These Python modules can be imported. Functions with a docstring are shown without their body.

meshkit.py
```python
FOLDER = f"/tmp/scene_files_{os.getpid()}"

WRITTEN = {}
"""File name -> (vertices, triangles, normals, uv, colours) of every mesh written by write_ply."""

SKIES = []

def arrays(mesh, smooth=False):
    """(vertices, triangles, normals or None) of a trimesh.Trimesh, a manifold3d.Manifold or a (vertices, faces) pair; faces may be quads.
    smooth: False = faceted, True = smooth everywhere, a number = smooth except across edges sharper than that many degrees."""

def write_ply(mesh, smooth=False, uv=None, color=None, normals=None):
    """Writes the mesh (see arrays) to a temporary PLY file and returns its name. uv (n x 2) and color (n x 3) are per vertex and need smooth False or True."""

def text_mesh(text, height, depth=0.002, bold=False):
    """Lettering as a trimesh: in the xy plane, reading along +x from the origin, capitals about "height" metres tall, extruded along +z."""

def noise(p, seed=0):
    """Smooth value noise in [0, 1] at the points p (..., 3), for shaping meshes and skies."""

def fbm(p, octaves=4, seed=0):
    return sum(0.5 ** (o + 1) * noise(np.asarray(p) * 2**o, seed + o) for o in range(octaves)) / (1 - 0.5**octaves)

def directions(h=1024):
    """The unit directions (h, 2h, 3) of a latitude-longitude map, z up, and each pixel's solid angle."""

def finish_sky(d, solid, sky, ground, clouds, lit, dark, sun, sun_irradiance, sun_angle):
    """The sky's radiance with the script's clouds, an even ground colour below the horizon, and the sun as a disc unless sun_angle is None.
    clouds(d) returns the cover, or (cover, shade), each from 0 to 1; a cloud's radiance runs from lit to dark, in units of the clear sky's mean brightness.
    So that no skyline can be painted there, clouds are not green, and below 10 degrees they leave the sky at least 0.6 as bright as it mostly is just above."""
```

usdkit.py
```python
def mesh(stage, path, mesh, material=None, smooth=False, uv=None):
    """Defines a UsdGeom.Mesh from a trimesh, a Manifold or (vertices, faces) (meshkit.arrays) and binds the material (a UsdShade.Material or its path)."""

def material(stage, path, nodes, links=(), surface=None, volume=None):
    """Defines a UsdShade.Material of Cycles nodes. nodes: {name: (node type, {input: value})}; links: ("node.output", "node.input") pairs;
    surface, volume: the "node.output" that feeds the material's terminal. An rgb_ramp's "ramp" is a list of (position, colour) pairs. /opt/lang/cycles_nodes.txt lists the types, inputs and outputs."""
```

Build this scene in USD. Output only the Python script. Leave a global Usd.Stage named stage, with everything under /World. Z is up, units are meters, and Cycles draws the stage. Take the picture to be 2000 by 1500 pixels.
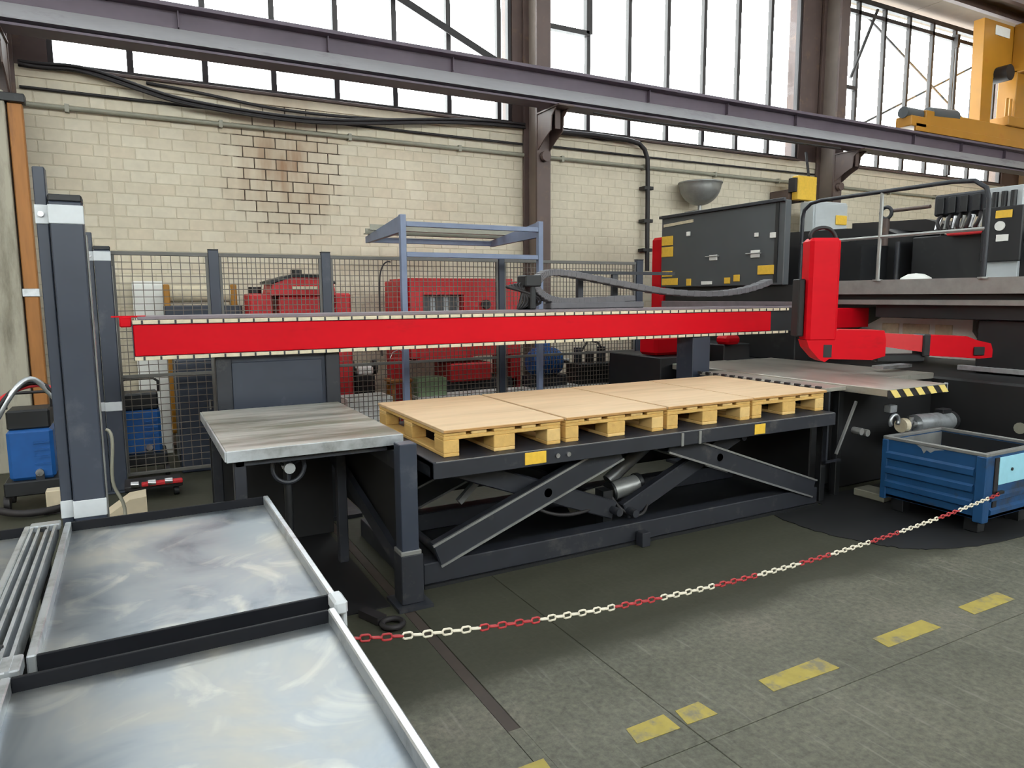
import math, random
import numpy as np
import trimesh
import manifold3d as m3
import usdkit
from pxr import Usd, UsdGeom, UsdLux, Gf, Sdf

rnd = random.Random(7)
stage = Usd.Stage.CreateInMemory()
UsdGeom.SetStageUpAxis(stage, 'Z'); UsdGeom.SetStageMetersPerUnit(stage, 1.0)
UsdGeom.Xform.Define(stage, '/World'); UsdGeom.Scope.Define(stage, '/World/Looks')

# ---------------------------------------------------------------- camera, sky, light, exposure
F_PX, HORIZON, YAW, ROLL, EYE = 1371.0, 578.0, 28.3, -0.34, 1.72
p_ = math.atan((750 - HORIZON) / F_PX); y_ = math.radians(YAW); r_ = math.radians(ROLL)
fwd = np.array([math.sin(y_) * math.cos(p_), math.cos(y_) * math.cos(p_), -math.sin(p_)])
rt = np.array([math.cos(y_), -math.sin(y_), 0.0]); up = np.cross(rt, fwd)
rt, up = math.cos(r_) * rt + math.sin(r_) * up, -math.sin(r_) * rt + math.cos(r_) * up
cam = UsdGeom.Camera.Define(stage, '/World/camera')
cam.CreateHorizontalApertureAttr(36.0); cam.CreateFocalLengthAttr(36.0 * F_PX / 2000.0)
cam.CreateFStopAttr(0.0); cam.CreateClippingRangeAttr(Gf.Vec2f(0.05, 500.0))
cam.AddTransformOp().Set(Gf.Matrix4d(*rt, 0, *up, 0, *(-fwd), 0, 0, 0, EYE, 1))
EXPOSURE = 1.75
cam.CreateExposureAttr(EXPOSURE)
sky = UsdLux.DomeLight.Define(stage, '/World/overcast_sky')
sky.CreateColorAttr(Gf.Vec3f(0.95, 0.985, 1.0)); sky.CreateIntensityAttr(1.0)

# ---------------------------------------------------------------- helpers
def S(r, g, b):
    f = lambda c: c / 12.92 if c <= 0.04045 else ((c + 0.055) / 1.055) ** 2.4
    return tuple(f(c / 255.0) for c in (r, g, b))

taken, LOC = {}, {}
def numbered(parent, name):
    k = taken.get((parent, name), 0); taken[(parent, name)] = k + 1
    return f'{parent}/{name}' if k == 0 else f'{parent}/{name}_{k:03d}'

def tag(prim, label=None, cat=None, group=None, kind=None):
    for k, v in (('label', label), ('category', cat), ('group', group), ('kind', kind)):
        if v: prim.SetCustomDataByKey(k, v)
    return prim

def thing(name, label, cat, loc=(0, 0, 0), rotz=0.0, group=None, kind=None):
    path = numbered('/World', name)
    x = UsdGeom.Xform.Define(stage, path); x.AddTranslateOp().Set(Gf.Vec3d(*map(float, loc)))
    if rotz: x.AddRotateZOp().Set(float(rotz))
    LOC[path] = np.array(loc, float)
    tag(x.GetPrim(), label, cat, group, kind)
    return path

def struct(name):
    return thing(name, None, None, kind='structure')

def copy_of(src, loc, label, group=None, rotz=0.0):
    was = stage.GetPrimAtPath(src).GetCustomData()
    path = thing(src.split('/')[-1], label, was['category'], loc, rotz, group or was.get('group'))
    p = stage.GetPrimAtPath(path); p.GetReferences().AddInternalReference(src)
    p.SetInstanceable(True)
    return path

class MB:
    """collects pieces in world coordinates; build() makes them ONE mesh prim"""
    def __init__(s): s.v, s.f, s.n = [], [], 0
    def add(s, v, f):
        v = np.asarray(v, float); s.v.append(v); s.f.append(np.asarray(f, int) + s.n); s.n += len(v); return s
    def tm(s, m):
        if hasattr(m, 'to_mesh'):
            q = m.to_mesh(); return s.add(q.vert_properties[:, :3], q.tri_verts)
        return s.add(m.vertices, m.faces)
    def build(s, name, mat, parent='/World', smooth=False, label=None, cat=None, group=None, kind=None, uv=None):
        path = numbered(parent, name)
        base = LOC.get('/'.join(path.split('/')[:3]), np.zeros(3))
        v = np.vstack(s.v) - base
        m = usdkit.mesh(stage, path, (v, np.vstack(s.f)), mat, smooth=smooth)
        tag(m.GetPrim(), label, cat, group, kind)
        return path
    def box(s, x0, x1, y0, y1, z0, z1, c=0.0):
        return s.obox(((x0 + x1) / 2, (y0 + y1) / 2, (z0 + z1) / 2), (abs(x1 - x0), abs(y1 - y0), abs(z1 - z0)), None, c)
    def obox(s, ctr, size, axes=None, c=0.0):
        h = np.array(size) / 2.0
        if c > 0: v = CB_V(h, min(c, 0.45 * min(size))); f = CB_F
        else: v = BX_V * h; f = BX_F
        if axes is not None: v = v @ np.array(axes)
        return s.add(v + np.array(ctr), f)
    def bar(s, p, q, w, h, upv=(0, 0, 1), c=0.0):
        """rectangular bar from p to q: w across, h along upv"""
        p, q = np.array(p, float), np.array(q, float); d = q - p; L = np.linalg.norm(d); d /= L
        a = np.cross(np.array(upv, float), d); a /= np.linalg.norm(a); b = np.cross(d, a)
        return s.obox((p + q) / 2, (L, w, h), np.array([d, a, b]), c)
    def tube(s, pts, r, n=8, closed=False):
        p = np.asarray(pts, float)
        if closed: t = np.roll(p, -1, 0) - np.roll(p, 1, 0)
        else: t = np.gradient(p, axis=0)
        t /= np.linalg.norm(t, axis=1, keepdims=True) + 1e-12
        a = np.zeros_like(p); ref = np.array([0, 0, 1.0]) if abs(t[0][2]) < .9 else np.array([1.0, 0, 0])
        a0 = np.cross(t[0], ref)
        for i in range(len(p)):
            a0 = a0 - t[i] * (a0 @ t[i]); a0 /= np.linalg.norm(a0); a[i] = a0
        b = np.cross(t, a); g = np.arange(n) * 2 * np.pi / n
        rr = np.broadcast_to(np.asarray(r, float), (len(p),))
        v = p[:, None] + rr[:, None, None] * (np.cos(g)[None, :, None] * a[:, None] + np.sin(g)[None, :, None] * b[:, None])
        m = len(p) if closed else len(p) - 1
        i, j = np.meshgrid(np.arange(m), np.arange(n), indexing='ij'); i2 = (i + 1) % len(p); j2 = (j + 1) % n
        q = np.stack([i * n + j, i2 * n + j, i2 * n + j2, i * n + j2], -1).reshape(-1, 4)
        f = np.vstack([q[:, [0, 2, 1]], q[:, [0, 3, 2]]])
        v = v.reshape(-1, 3)
        if not closed:
            k = np.arange(1, n - 1)
            f = np.vstack([f, np.stack([0 * k, k + 1, k], 1), (len(p) - 1) * n + np.stack([0 * k, k, k + 1], 1)])
        return s.add(v, f)
    def cyl(s, p, q, r, n=16): return s.tube([p, q], r, n)
    def lathe(s, prof, ctr, n=24, axis='z'):
        m = trimesh.creation.revolve(np.array(prof, float), sections=n); v = np.array(m.vertices)
        if axis == 'x': v = v[:, [2, 0, 1]]
        if axis == 'y': v = v[:, [1, 2, 0]]
        return s.add(v + np.array(ctr), m.faces)
    def prism(s, poly, plane, a, b):
        """polygon in 'xz','yz' or 'xy' extruded from a to b along the remaining axis"""
        P = np.array(poly, float)
        area = 0.5 * np.sum(P[:, 0] * np.roll(P[:, 1], -1) - np.roll(P[:, 0], -1) * P[:, 1])
        if area < 0: P = P[::-1]
        m = m3.Manifold.extrude(m3.CrossSection([P]), abs(b - a)).to_mesh()
        v, f = np.array(m.vert_properties[:, :3]), np.array(m.tri_verts); w = v[:, 2] + min(a, b)
        if plane == 'xz': v = np.stack([v[:, 0], w, v[:, 1]], 1); f = f[:, ::-1]
        elif plane == 'yz': v = np.stack([w, v[:, 0], v[:, 1]], 1)
        else: v = np.stack([v[:, 0], v[:, 1], w], 1)
        return s.add(v, f)

BX_V = np.array([[x, y, z] for x in (-1, 1) for y in (-1, 1) for z in (-1, 1)], float)
BX_F = np.array([[0, 1, 3], [0, 3, 2], [4, 6, 7], [4, 7, 5], [0, 4, 5], [0, 5, 1], [2, 3, 7], [2, 7, 6], [0, 2, 6], [0, 6, 4], [1, 5, 7], [1, 7, 3]])
def CB_V(h, c):
    out = []
    for sx in (-1, 1):
        for sy in (-1, 1):
            for sz in (-1, 1):
                for k in range(3):
                    q = np.array(h, float) - c; q[k] = h[k]; out.append(q * (sx, sy, sz))
    return np.array(out)
_h = trimesh.convex.convex_hull(CB_V((1, 1.1, 1.2), .2)); _t = CB_V((1, 1.1, 1.2), .2)
_map = [int(np.argmin(np.linalg.norm(_t - v, axis=1))) for v in _h.vertices]
CB_F = np.array(_map)[_h.faces]

def Box(*a, **k): return MB().box(*a, **k)

# ---------------------------------------------------------------- materials
def mat(name, nodes, links, surface): return usdkit.material(stage, '/World/Looks/' + name, nodes, links, surface=surface)

def paint(name, rgb, rough=0.5, metal=0.0, var=0.10, scale=5.0, bump=0.0, bscale=60.0, dirt=None, dirt_at=(0.55, 0.75), dscale=3.0, stretch=(1, 1, 1), spec=0.5, rvar=0.0):
    c = np.array(rgb)
    nodes = {'g': ('geometry', {}), 'mp': ('mapping', {'scale': stretch}),
             'n': ('noise_texture', {'scale': scale, 'detail': 5.0, 'roughness': 0.6}),
             'r': ('rgb_ramp', {'ramp': [(0.25, tuple(c * (1 - var))), (0.75, tuple(np.minimum(c * (1 + var), 1)))]}),
             'p': ('principled_bsdf', {'roughness': rough, 'metallic': metal, 'specular_ior_level': spec})}
    links = [('g.position', 'mp.vector'), ('mp.vector', 'n.vector'), ('n.fac', 'r.fac')]
    col = 'r.color'
    if dirt is not None:
        nodes['n2'] = ('noise_texture', {'scale': dscale, 'detail': 8.0, 'roughness': 0.65})
        nodes['m2'] = ('map_range', {'from_min': dirt_at[0], 'from_max': dirt_at[1], 'clamp': True})
        nodes['mx'] = ('mix', {'color2': dirt})
        links += [('mp.vector', 'n2.vector'), ('n2.fac', 'm2.value'), ('m2.result', 'mx.fac'), (col, 'mx.color1')]; col = 'mx.color'
    links.append((col, 'p.base_color'))
    if rvar:
        nodes['rr'] = ('map_range', {'from_min': 0.3, 'from_max': 0.7, 'to_min': max(rough - rvar, .03), 'to_max': rough + rvar, 'clamp': True})
        links += [('n.fac', 'rr.value'), ('rr.result', 'p.roughness')]
    if bump:
        nodes['nb'] = ('noise_texture', {'scale': bscale, 'detail': 4.0}); nodes['b'] = ('bump', {'strength': bump, 'distance': 0.01})
        links += [('mp.vector', 'nb.vector'), ('nb.fac', 'b.height'), ('b.normal', 'p.normal')]
    return mat(name, nodes, links, 'p.BSDF')

M = {}
M['anthracite'] = paint('anthracite', S(50, 56, 69), .42, var=.12, scale=3, dirt=S(88, 90, 96), dirt_at=(.58, .8))
M['frame_dark'] = paint('frame_dark', S(38, 40, 47), .5, var=.2, scale=4, dirt=S(78, 76, 74), dirt_at=(.58, .78), dscale=6)
M['black'] = paint('black_machine', S(24, 25, 28), .5, var=.25, scale=5, dirt=S(58, 58, 58), dirt_at=(.6, .8))
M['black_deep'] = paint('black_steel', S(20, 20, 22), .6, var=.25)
M['cabinet'] = paint('cabinet_grey', S(72, 76, 80), .5, var=.07, scale=2)
M['red'] = paint('red_enamel', S(198, 4, 24), .5, spec=.15, var=.07, scale=2.5, dirt=S(150, 20, 28), dirt_at=(.62, .8), dscale=2, stretch=(.6, 1, 2))
M['red_old'] = paint('red_old', S(196, 36, 42), .5, var=.12, scale=4)
M['cream'] = paint('rack_cream', S(206, 194, 168), .5, var=.15, scale=20)
M['grey_rail'] = paint('grey_rail', S(122, 112, 118), .45, var=.15, metal=.2, scale=8)
M['band_white'] = paint('reflective_band', S(196, 200, 204), .35, var=.06, scale=15)
M['steel'] = paint('bright_steel', S(190, 190, 192), .3, 1.0, var=.1, scale=8, rvar=.1)
M['galv'] = paint('galvanised', S(196, 200, 204), .36, .75, var=.08, scale=9, rvar=.08)
M['steel_dull'] = paint('dull_steel', S(150, 150, 148), .45, .6, var=.15, scale=8)
M['table_top'] = paint('worn_sheet', S(182, 182, 174), .4, .4, var=.16, scale=2.2, dirt=S(98, 100, 82), dirt_at=(.44, .60), dscale=1.6, stretch=(.3, 2.0, 1), rvar=.08)
M['silver_top'] = paint('brushed_top', S(176, 172, 162), .35, .5, var=.12, scale=2.5, stretch=(1.6, .5, 1), dirt=S(128, 124, 112), dirt_at=(.52, .75), dscale=2)
M['yellow'] = paint('label_yellow', S(226, 182, 60), .5, var=.1, scale=30)
M['white'] = paint('label_white', S(222, 222, 218), .5, var=.04, scale=20)
M['yellow_crane'] = paint('crane_yellow', S(166, 114, 30), .42, var=.10, scale=2, dirt=S(160, 92, 34), dirt_at=(.6, .8), dscale=2)
M['hazard_yellow'] = paint('hazard_yellow', S(232, 206, 120), .5, var=.08, scale=20)
M['blue_rack'] = paint('rack_blue', S(112, 124, 150), .45, var=.12, scale=6)
M['blue_bin'] = paint('bin_blue', S(26, 70, 114), .42, var=.16, scale=5, dirt=S(44, 50, 62), dirt_at=(.56, .7), dscale=4, bump=.1, bscale=25)
M['blue_machine'] = paint('machine_blue', S(26, 84, 150), .4, var=.15, scale=6)
M['blue_plate'] = paint('plate_blue', S(150, 204, 222), .45, var=.06, scale=15)
M['grey_panel'] = paint('grey_panel', S(176, 182, 186), .45, var=.08, scale=4)
M['steel_brown'] = paint('column_steel', S(86, 70, 66), .55, var=.16, scale=3, dirt=S(108, 86, 70), dirt_at=(.55, .75), dscale=5)
M['steel_edge'] = paint('column_web', S(124, 112, 104), .55, var=.14, scale=3)
M['beam_web'] = paint('beam_web', S(140, 138, 142), .5, var=.12, scale=3, dirt=S(104, 96, 104), dirt_at=(.55, .75), dscale=3, stretch=(.5, 1, 2))
M['beam_flange'] = paint('beam_flange', S(92, 80, 92), .55, var=.14, scale=3)
M['mullion'] = paint('mullion_grey', S(50, 46, 46), .5, var=.1, scale=6)
M['pipe'] = paint('painted_pipe', S(138, 136, 122), .5, var=.15, scale=8)
M['rubber'] = paint('rubber', S(34, 30, 32), .6, var=.15, scale=10)
M['drag'] = paint('drag_chain', S(92, 90, 94), .5, var=.12, scale=12)
M['wire'] = paint('mesh_wire', S(96, 88, 80), .5, var=.1, scale=10)
M['rail_dark'] = paint('fence_rail', S(92, 90, 86), .5, var=.12, scale=6)
M['orange_wood'] = paint('orange_wood', S(164, 108, 52), .6, var=.16, scale=5, stretch=(4, 4, .5), dirt=S(120, 80, 48), dirt_at=(.58, .75), dscale=3)
M['plaster'] = paint('left_plaster', S(168, 162, 146), .8, var=.12, scale=2, dirt=S(112, 106, 92), dirt_at=(.52, .72), dscale=2, stretch=(2, 2, .4))
M['cardboard'] = paint('cardboard', S(200, 186, 160), .8, var=.08, scale=8)
M['green_crate'] = paint('green_crate', S(134, 158, 122), .6, var=.1, scale=8)
M['roof'] = paint('roof_boards', S(96, 82, 66), .8, var=.16, scale=1.5, dirt=S(84, 72, 60), dirt_at=(.55, .75))
M['pallet_wood'] = paint('pallet_wood', S(206, 166, 96), .7, var=.13, scale=4, stretch=(5, .8, 5), dirt=S(180, 136, 78), dirt_at=(.58, .8), dscale=3)
M['pallet_wood_b'] = paint('pallet_wood_pale', S(218, 182, 118), .7, var=.12, scale=4, stretch=(5, .8, 5), dirt=S(190, 150, 92), dirt_at=(.58, .8), dscale=3)
M['ply'] = paint('sheet_wood', S(206, 176, 138), .62, var=.10, scale=2.2, stretch=(.5, 4, 1), dirt=S(182, 152, 114), dirt_at=(.5, .8), dscale=1.6)
M['ply_edge'] = paint('sheet_edge', S(176, 132, 78), .7, var=.15, scale=10)
M['chain_red'] = paint('chain_red', S(168, 44, 48), .45, var=.1, scale=20)
M['chain_white'] = paint('chain_white', S(216, 208, 190), .45, var=.08, scale=20)
M['channel'] = paint('channel_rust', S(62, 52, 46), .7, var=.25, scale=6)
M['tray_black'] = paint('tray_black', S(20, 21, 26), .55, spec=.2, var=.1, scale=4)
M['floor_yellow'] = paint('floor_yellow', S(158, 142, 66), .7, var=.14, scale=14, dirt=S(120, 114, 92), dirt_at=(.5, .64), dscale=9)

def tray_metal():
    """bare sheet metal: broad cloudy variations of gloss, fine scratches and faint dents"""
    nodes = {'g': ('geometry', {}),
             'n1': ('noise_texture', {'scale': 2.3, 'detail': 5.0, 'roughness': .55, 'distortion': .6}),
             'n2': ('noise_texture', {'scale': 3.4, 'detail': 4.0, 'roughness': .55, 'distortion': 1.6}),
             'n3': ('noise_texture', {'scale': 1.4, 'detail': 2.0}),
             'r': ('rgb_ramp', {'ramp': [(.3, S(116, 124, 134)), (.52, S(146, 150, 153)), (.7, S(174, 170, 160))]}),
             'sw': ('map_range', {'from_min': .52, 'from_max': .78, 'to_max': .8, 'clamp': True}),
             'mx': ('mix', {'color2': S(196, 192, 182)}),
             'ro': ('map_range', {'from_min': .3, 'from_max': .7, 'to_min': .30, 'to_max': .52, 'clamp': True}),
             'b': ('bump', {'strength': .2, 'distance': .012}),
             'p': ('principled_bsdf', {'metallic': .82})}
    links = [('g.position', 'n1.vector'), ('g.position', 'n2.vector'), ('g.position', 'n3.vector'), ('n1.fac', 'r.fac'), ('n2.fac', 'sw.value'),
             ('r.color', 'mx.color1'), ('sw.result', 'mx.fac'), ('mx.color', 'p.base_color'), ('n1.fac', 'ro.value'), ('ro.result', 'p.roughness'),
             ('n3.fac', 'b.height'), ('b.normal', 'p.normal')]
    return mat('tray_metal', nodes, links, 'p.BSDF')
M['tray'] = tray_metal()

def brick_mat(name, rgb, stain, hard):
    """cream paint with the brown soot stain that runs down the wall from the cable bundle"""
    c = np.array(rgb)
    nodes = {'g': ('geometry', {}),
             'n': ('noise_texture', {'scale': 1.6, 'detail': 6.0, 'roughness': .6}), 'nf': ('noise_texture', {'scale': 14.0, 'detail': 3.0}),
             'r': ('rgb_ramp', {'ramp': [(.3, tuple(c * .9)), (.7, tuple(c * 1.06))]}),
             'rf': ('rgb_ramp', {'ramp': [(.3, (.92, .92, .92)), (.7, (1, 1, 1))]}), 'm0': ('mix', {'mix_type': 'multiply', 'fac': 1.0}),
             'mp': ('mapping', {'scale': (1 / .98, 0, 1 / 1.2), 'location': (-1.75 / .98, 0, -3.30 / 1.2)}),
             'sp': ('gradient_texture', {'gradient_type': 'spherical'}),
             'mv': ('mapping', {'scale': (9, 1, 1.6)}), 'nv': ('noise_texture', {'scale': 1.0, 'detail': 4.0}),
             'a': ('math', {'math_type': 'multiply'}), 's': ('map_range', {'from_min': .10, 'from_max': hard, 'to_max': .95, 'clamp': True}),
             'mx': ('mix', {'color2': stain}), 'p': ('principled_bsdf', {'roughness': .75})}
    links = [('g.position', 'n.vector'), ('g.position', 'nf.vector'), ('n.fac', 'r.fac'), ('nf.fac', 'rf.fac'), ('r.color', 'm0.color1'), ('rf.color', 'm0.color2'),
             ('g.position', 'mp.vector'), ('mp.vector', 'sp.vector'), ('g.position', 'mv.vector'), ('mv.vector', 'nv.vector'),
             ('sp.fac', 'a.value1'), ('nv.fac', 'a.value2'), ('a.value', 's.value'), ('s.result', 'mx.fac'), ('m0.color', 'mx.color1'), ('mx.color', 'p.base_color')]
    return mat(name, nodes, links, 'p.BSDF')
M['brick'] = brick_mat('painted_brick', S(207, 197, 176), S(150, 118, 90), .62)
M['brick_b'] = brick_mat('painted_brick_warm', S(206, 194, 172), S(144, 110, 82), .58)
M['brick_c'] = brick_mat('painted_brick_pale', S(211, 202, 182), S(156, 126, 98), .66)
M['mortar'] = brick_mat('painted_mortar', S(194, 183, 161), S(56, 38, 24), .20)

def concrete():
    nodes = {'g': ('geometry', {}), 'x': ('separate_xyz', {}),
             'n': ('noise_texture', {'scale': 1.3, 'detail': 7.0, 'roughness': .62}), 'nf': ('noise_texture', {'scale': 32.0, 'detail': 4.0, 'roughness': .7}),
             'mp': ('mapping', {'scale': (34, 3, 1), 'rotation': (0, 0, .15)}), 'ns': ('noise_texture', {'scale': 1.0, 'detail': 3.0}),
             'r': ('rgb_ramp', {'ramp': [(.3, S(84, 84, 73)), (.55, S(101, 100, 88)), (.75, S(118, 113, 102))]}),
             'rf': ('rgb_ramp', {'ramp': [(.3, (.58, .58, .58)), (.7, (1.22, 1.2, 1.18))]}), 'm0': ('mix', {'mix_type': 'multiply', 'fac': 1.0}),
             'rs': ('map_range', {'from_min': .6, 'from_max': .72, 'to_max': .30, 'clamp': True}), 'ms': ('mix', {'color2': S(140, 136, 128)}),
             # the floor towards the machine is mixed darker: the noisy edge lies parallel to the machine at y = 2.65
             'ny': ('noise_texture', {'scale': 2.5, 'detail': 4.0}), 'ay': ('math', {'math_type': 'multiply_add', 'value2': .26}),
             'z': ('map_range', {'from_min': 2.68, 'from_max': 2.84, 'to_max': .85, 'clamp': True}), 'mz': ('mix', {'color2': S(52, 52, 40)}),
             'b': ('bump', {'strength': .25, 'distance': .004}),
             'p': ('principled_bsdf', {'roughness': .62, 'specular_ior_level': .35})}
    links = [('g.position', 'x.vector'), ('g.position', 'n.vector'), ('g.position', 'nf.vector'), ('n.fac', 'r.fac'), ('nf.fac', 'rf.fac'),
             ('r.color', 'm0.color1'), ('rf.color', 'm0.color2'), ('g.position', 'mp.vector'), ('mp.vector', 'ns.vector'), ('ns.fac', 'rs.value'),
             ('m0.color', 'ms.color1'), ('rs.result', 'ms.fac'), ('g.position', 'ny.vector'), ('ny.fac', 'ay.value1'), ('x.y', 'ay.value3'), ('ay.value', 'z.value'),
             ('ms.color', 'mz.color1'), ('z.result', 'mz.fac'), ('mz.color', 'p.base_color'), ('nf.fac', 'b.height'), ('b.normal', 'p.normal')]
    return mat('concrete_floor', nodes, links, 'p.BSDF')
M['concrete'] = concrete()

def pane(name, clear, grime):
    """window glass: lets the daylight straight through, a little less where it is grimy, and mirrors at the fresnel rate"""
    nodes = {'g': ('geometry', {}), 'mp': ('mapping', {'scale': (3, 1, .6)}), 'n': ('noise_texture', {'scale': 2.0, 'detail': 6.0}),
             'm': ('map_range', {'from_min': .5, 'from_max': .85, 'to_max': grime, 'clamp': True}),
             'c': ('mix', {'color1': clear, 'color2': (.62, .63, .62)}), 't': ('transparent_bsdf', {}),
             'lw': ('layer_weight', {'blend': .5}), 'pw': ('math', {'math_type': 'power', 'value2': 4.0}), 'f': ('math', {'math_type': 'multiply_add', 'value2': .7, 'value3': .03}), 'gl': ('glossy_bsdf', {'color': (1, 1, 1), 'roughness': .03}), 'm2': ('mix_closure', {})}
    links = [('g.position', 'mp.vector'), ('mp.vector', 'n.vector'), ('n.fac', 'm.value'), ('m.result', 'c.fac'), ('c.color', 't.color'),
             ('lw.facing', 'pw.value1'), ('pw.value', 'f.value1'), ('f.value', 'm2.fac'), ('t.BSDF', 'm2.closure1'), ('gl.BSDF', 'm2.closure2')]
    return mat(name, nodes, links, 'm2.closure')
M['pane'] = pane('window_pane', (.96, .98, .97), .35)
M['pane_dirty'] = pane('window_pane_dirty', (.86, .88, .88), .6)
M['skylight'] = pane('skylight_pane', (.43, .44, .44), .5)

# ---------------------------------------------------------------- the hall
WY = 9.0                                        # inner face of the back wall
SILL, TOPZ = 4.13, 7.1
fl = struct('floor')
Box(-9, 18, -6, 9.5, -.25, -.06).build('sub_base', M['frame_dark'], fl)
xs, ys = [-9, -3.2, 1.21, 1.86, 5.9, 10.2, 18], [-6, -2.2, 1.875, 9.5]
for i in range(len(xs) - 1):
    for j in range(len(ys) - 1):
        a = xs[i] + (.06 if i == 2 else .0018)
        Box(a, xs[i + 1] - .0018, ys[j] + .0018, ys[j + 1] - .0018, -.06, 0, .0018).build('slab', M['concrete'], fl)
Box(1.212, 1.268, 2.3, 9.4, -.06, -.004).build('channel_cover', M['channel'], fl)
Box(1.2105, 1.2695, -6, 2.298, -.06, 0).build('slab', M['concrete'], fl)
for k, (x0, x1) in enumerate(((.86, 1.24), (1.62, 2.025), (2.36, 2.78), (3.16, 3.59), (3.9, 4.29))):
    d = thing('floor_marking', ['worn yellow floor dash cut by the bottom edge, nearest the trays', 'scuffed yellow floor dash broken in two, second dash from the trays', 'long yellow floor dash in the middle of the row of five', 'brightest yellow floor dash, fourth from the trays', 'yellow floor dash farthest from the trays, nearest the blue bin'][k], 'floor marking', ((x0 + x1) / 2, 2.04, 0), group='yellow dashes along the aisle')
    cuts = [(x0, 1.825), (1.875, x1)] if k == 1 else [(x0, x1)]
    for a, b in cuts:
        MB().prism([(a + rnd.uniform(-.01, .01), 1.99), (b, 1.985 + rnd.uniform(-.006, .006)), (b + rnd.uniform(-.01, .02), 2.09), (a + .01, 2.085)], 'xy', 0.0005, .0025).build('paint', M['floor_yellow'], d)

wall = struct('wall_back')
Box(-9, 18, WY + .012, WY + .3, 0, 3.985).build('mortar', M['mortar'], wall)
Box(-9, 18, WY - .006, WY + .3, 3.985, SILL - .03, .004).build('concrete_band', M['brick_b'], wall)
for x0, x1 in ((-9, -.6), (4.88, 5.42), (10.7, 11.84), (17.3, 18)):
    Box(x0, x1, WY, WY + .3, SILL - .03, TOPZ + .2).build('pier', M['steel_brown'], wall)
bricks = []
for r in range(32):
    z = r * .1245 + .006
    for seg0, seg1 in ((-9, -.11), (-.10, 5.3), (5.3, 11.3), (11.3, 18)):
        x = seg0 - (.125 if r % 2 else 0.0) - (rnd.choice([0, .0625]) if rnd.random() < .12 else 0)
        while x < seg1:
            a, b = max(x, seg0), min(x + .24, seg1)
            if b - a > .04: bricks.append((a + rnd.uniform(0, .002), b - rnd.uniform(0, .002), z, z + .1135))
            x += .25
def seen(b):
    """size in the photograph of a brick, 0 when hidden behind what stands before it"""
    a0, a1, z0, z1 = b; q = np.array([(a0 + a1) / 2, WY, (z0 + z1) / 2 - EYE]); d = q @ fwd
    if d < 1 or a0 < -.86 or a1 > 11 or z0 < 1.9: return 0
    u = 1000 + F_PX * (q @ rt) / d
    return (a1 - a0) * (z1 - z0) / d ** 3 if 40 < u < 1950 else 0
order = sorted(range(len(bricks)), key=lambda i: -seen(bricks[i]))
first = set(order[:300]); rest = MB()
for i, (a, b, z0, z1) in enumerate(bricks):
    y = WY + (rnd.uniform(.0055, .0098) if a < 5.0 else rnd.uniform(.0088, .0112))
    if i in first:
        Box(a, b, y, WY + .02, z0, z1, .003).build('brick', M[rnd.choice(['brick', 'brick', 'brick_b', 'brick_c'])], wall)
    else:
        rest.box(a, b, y, WY + .02, z0, z1, .003)
rest.build('brickwork', M['brick'], wall, kind='stuff')

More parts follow.
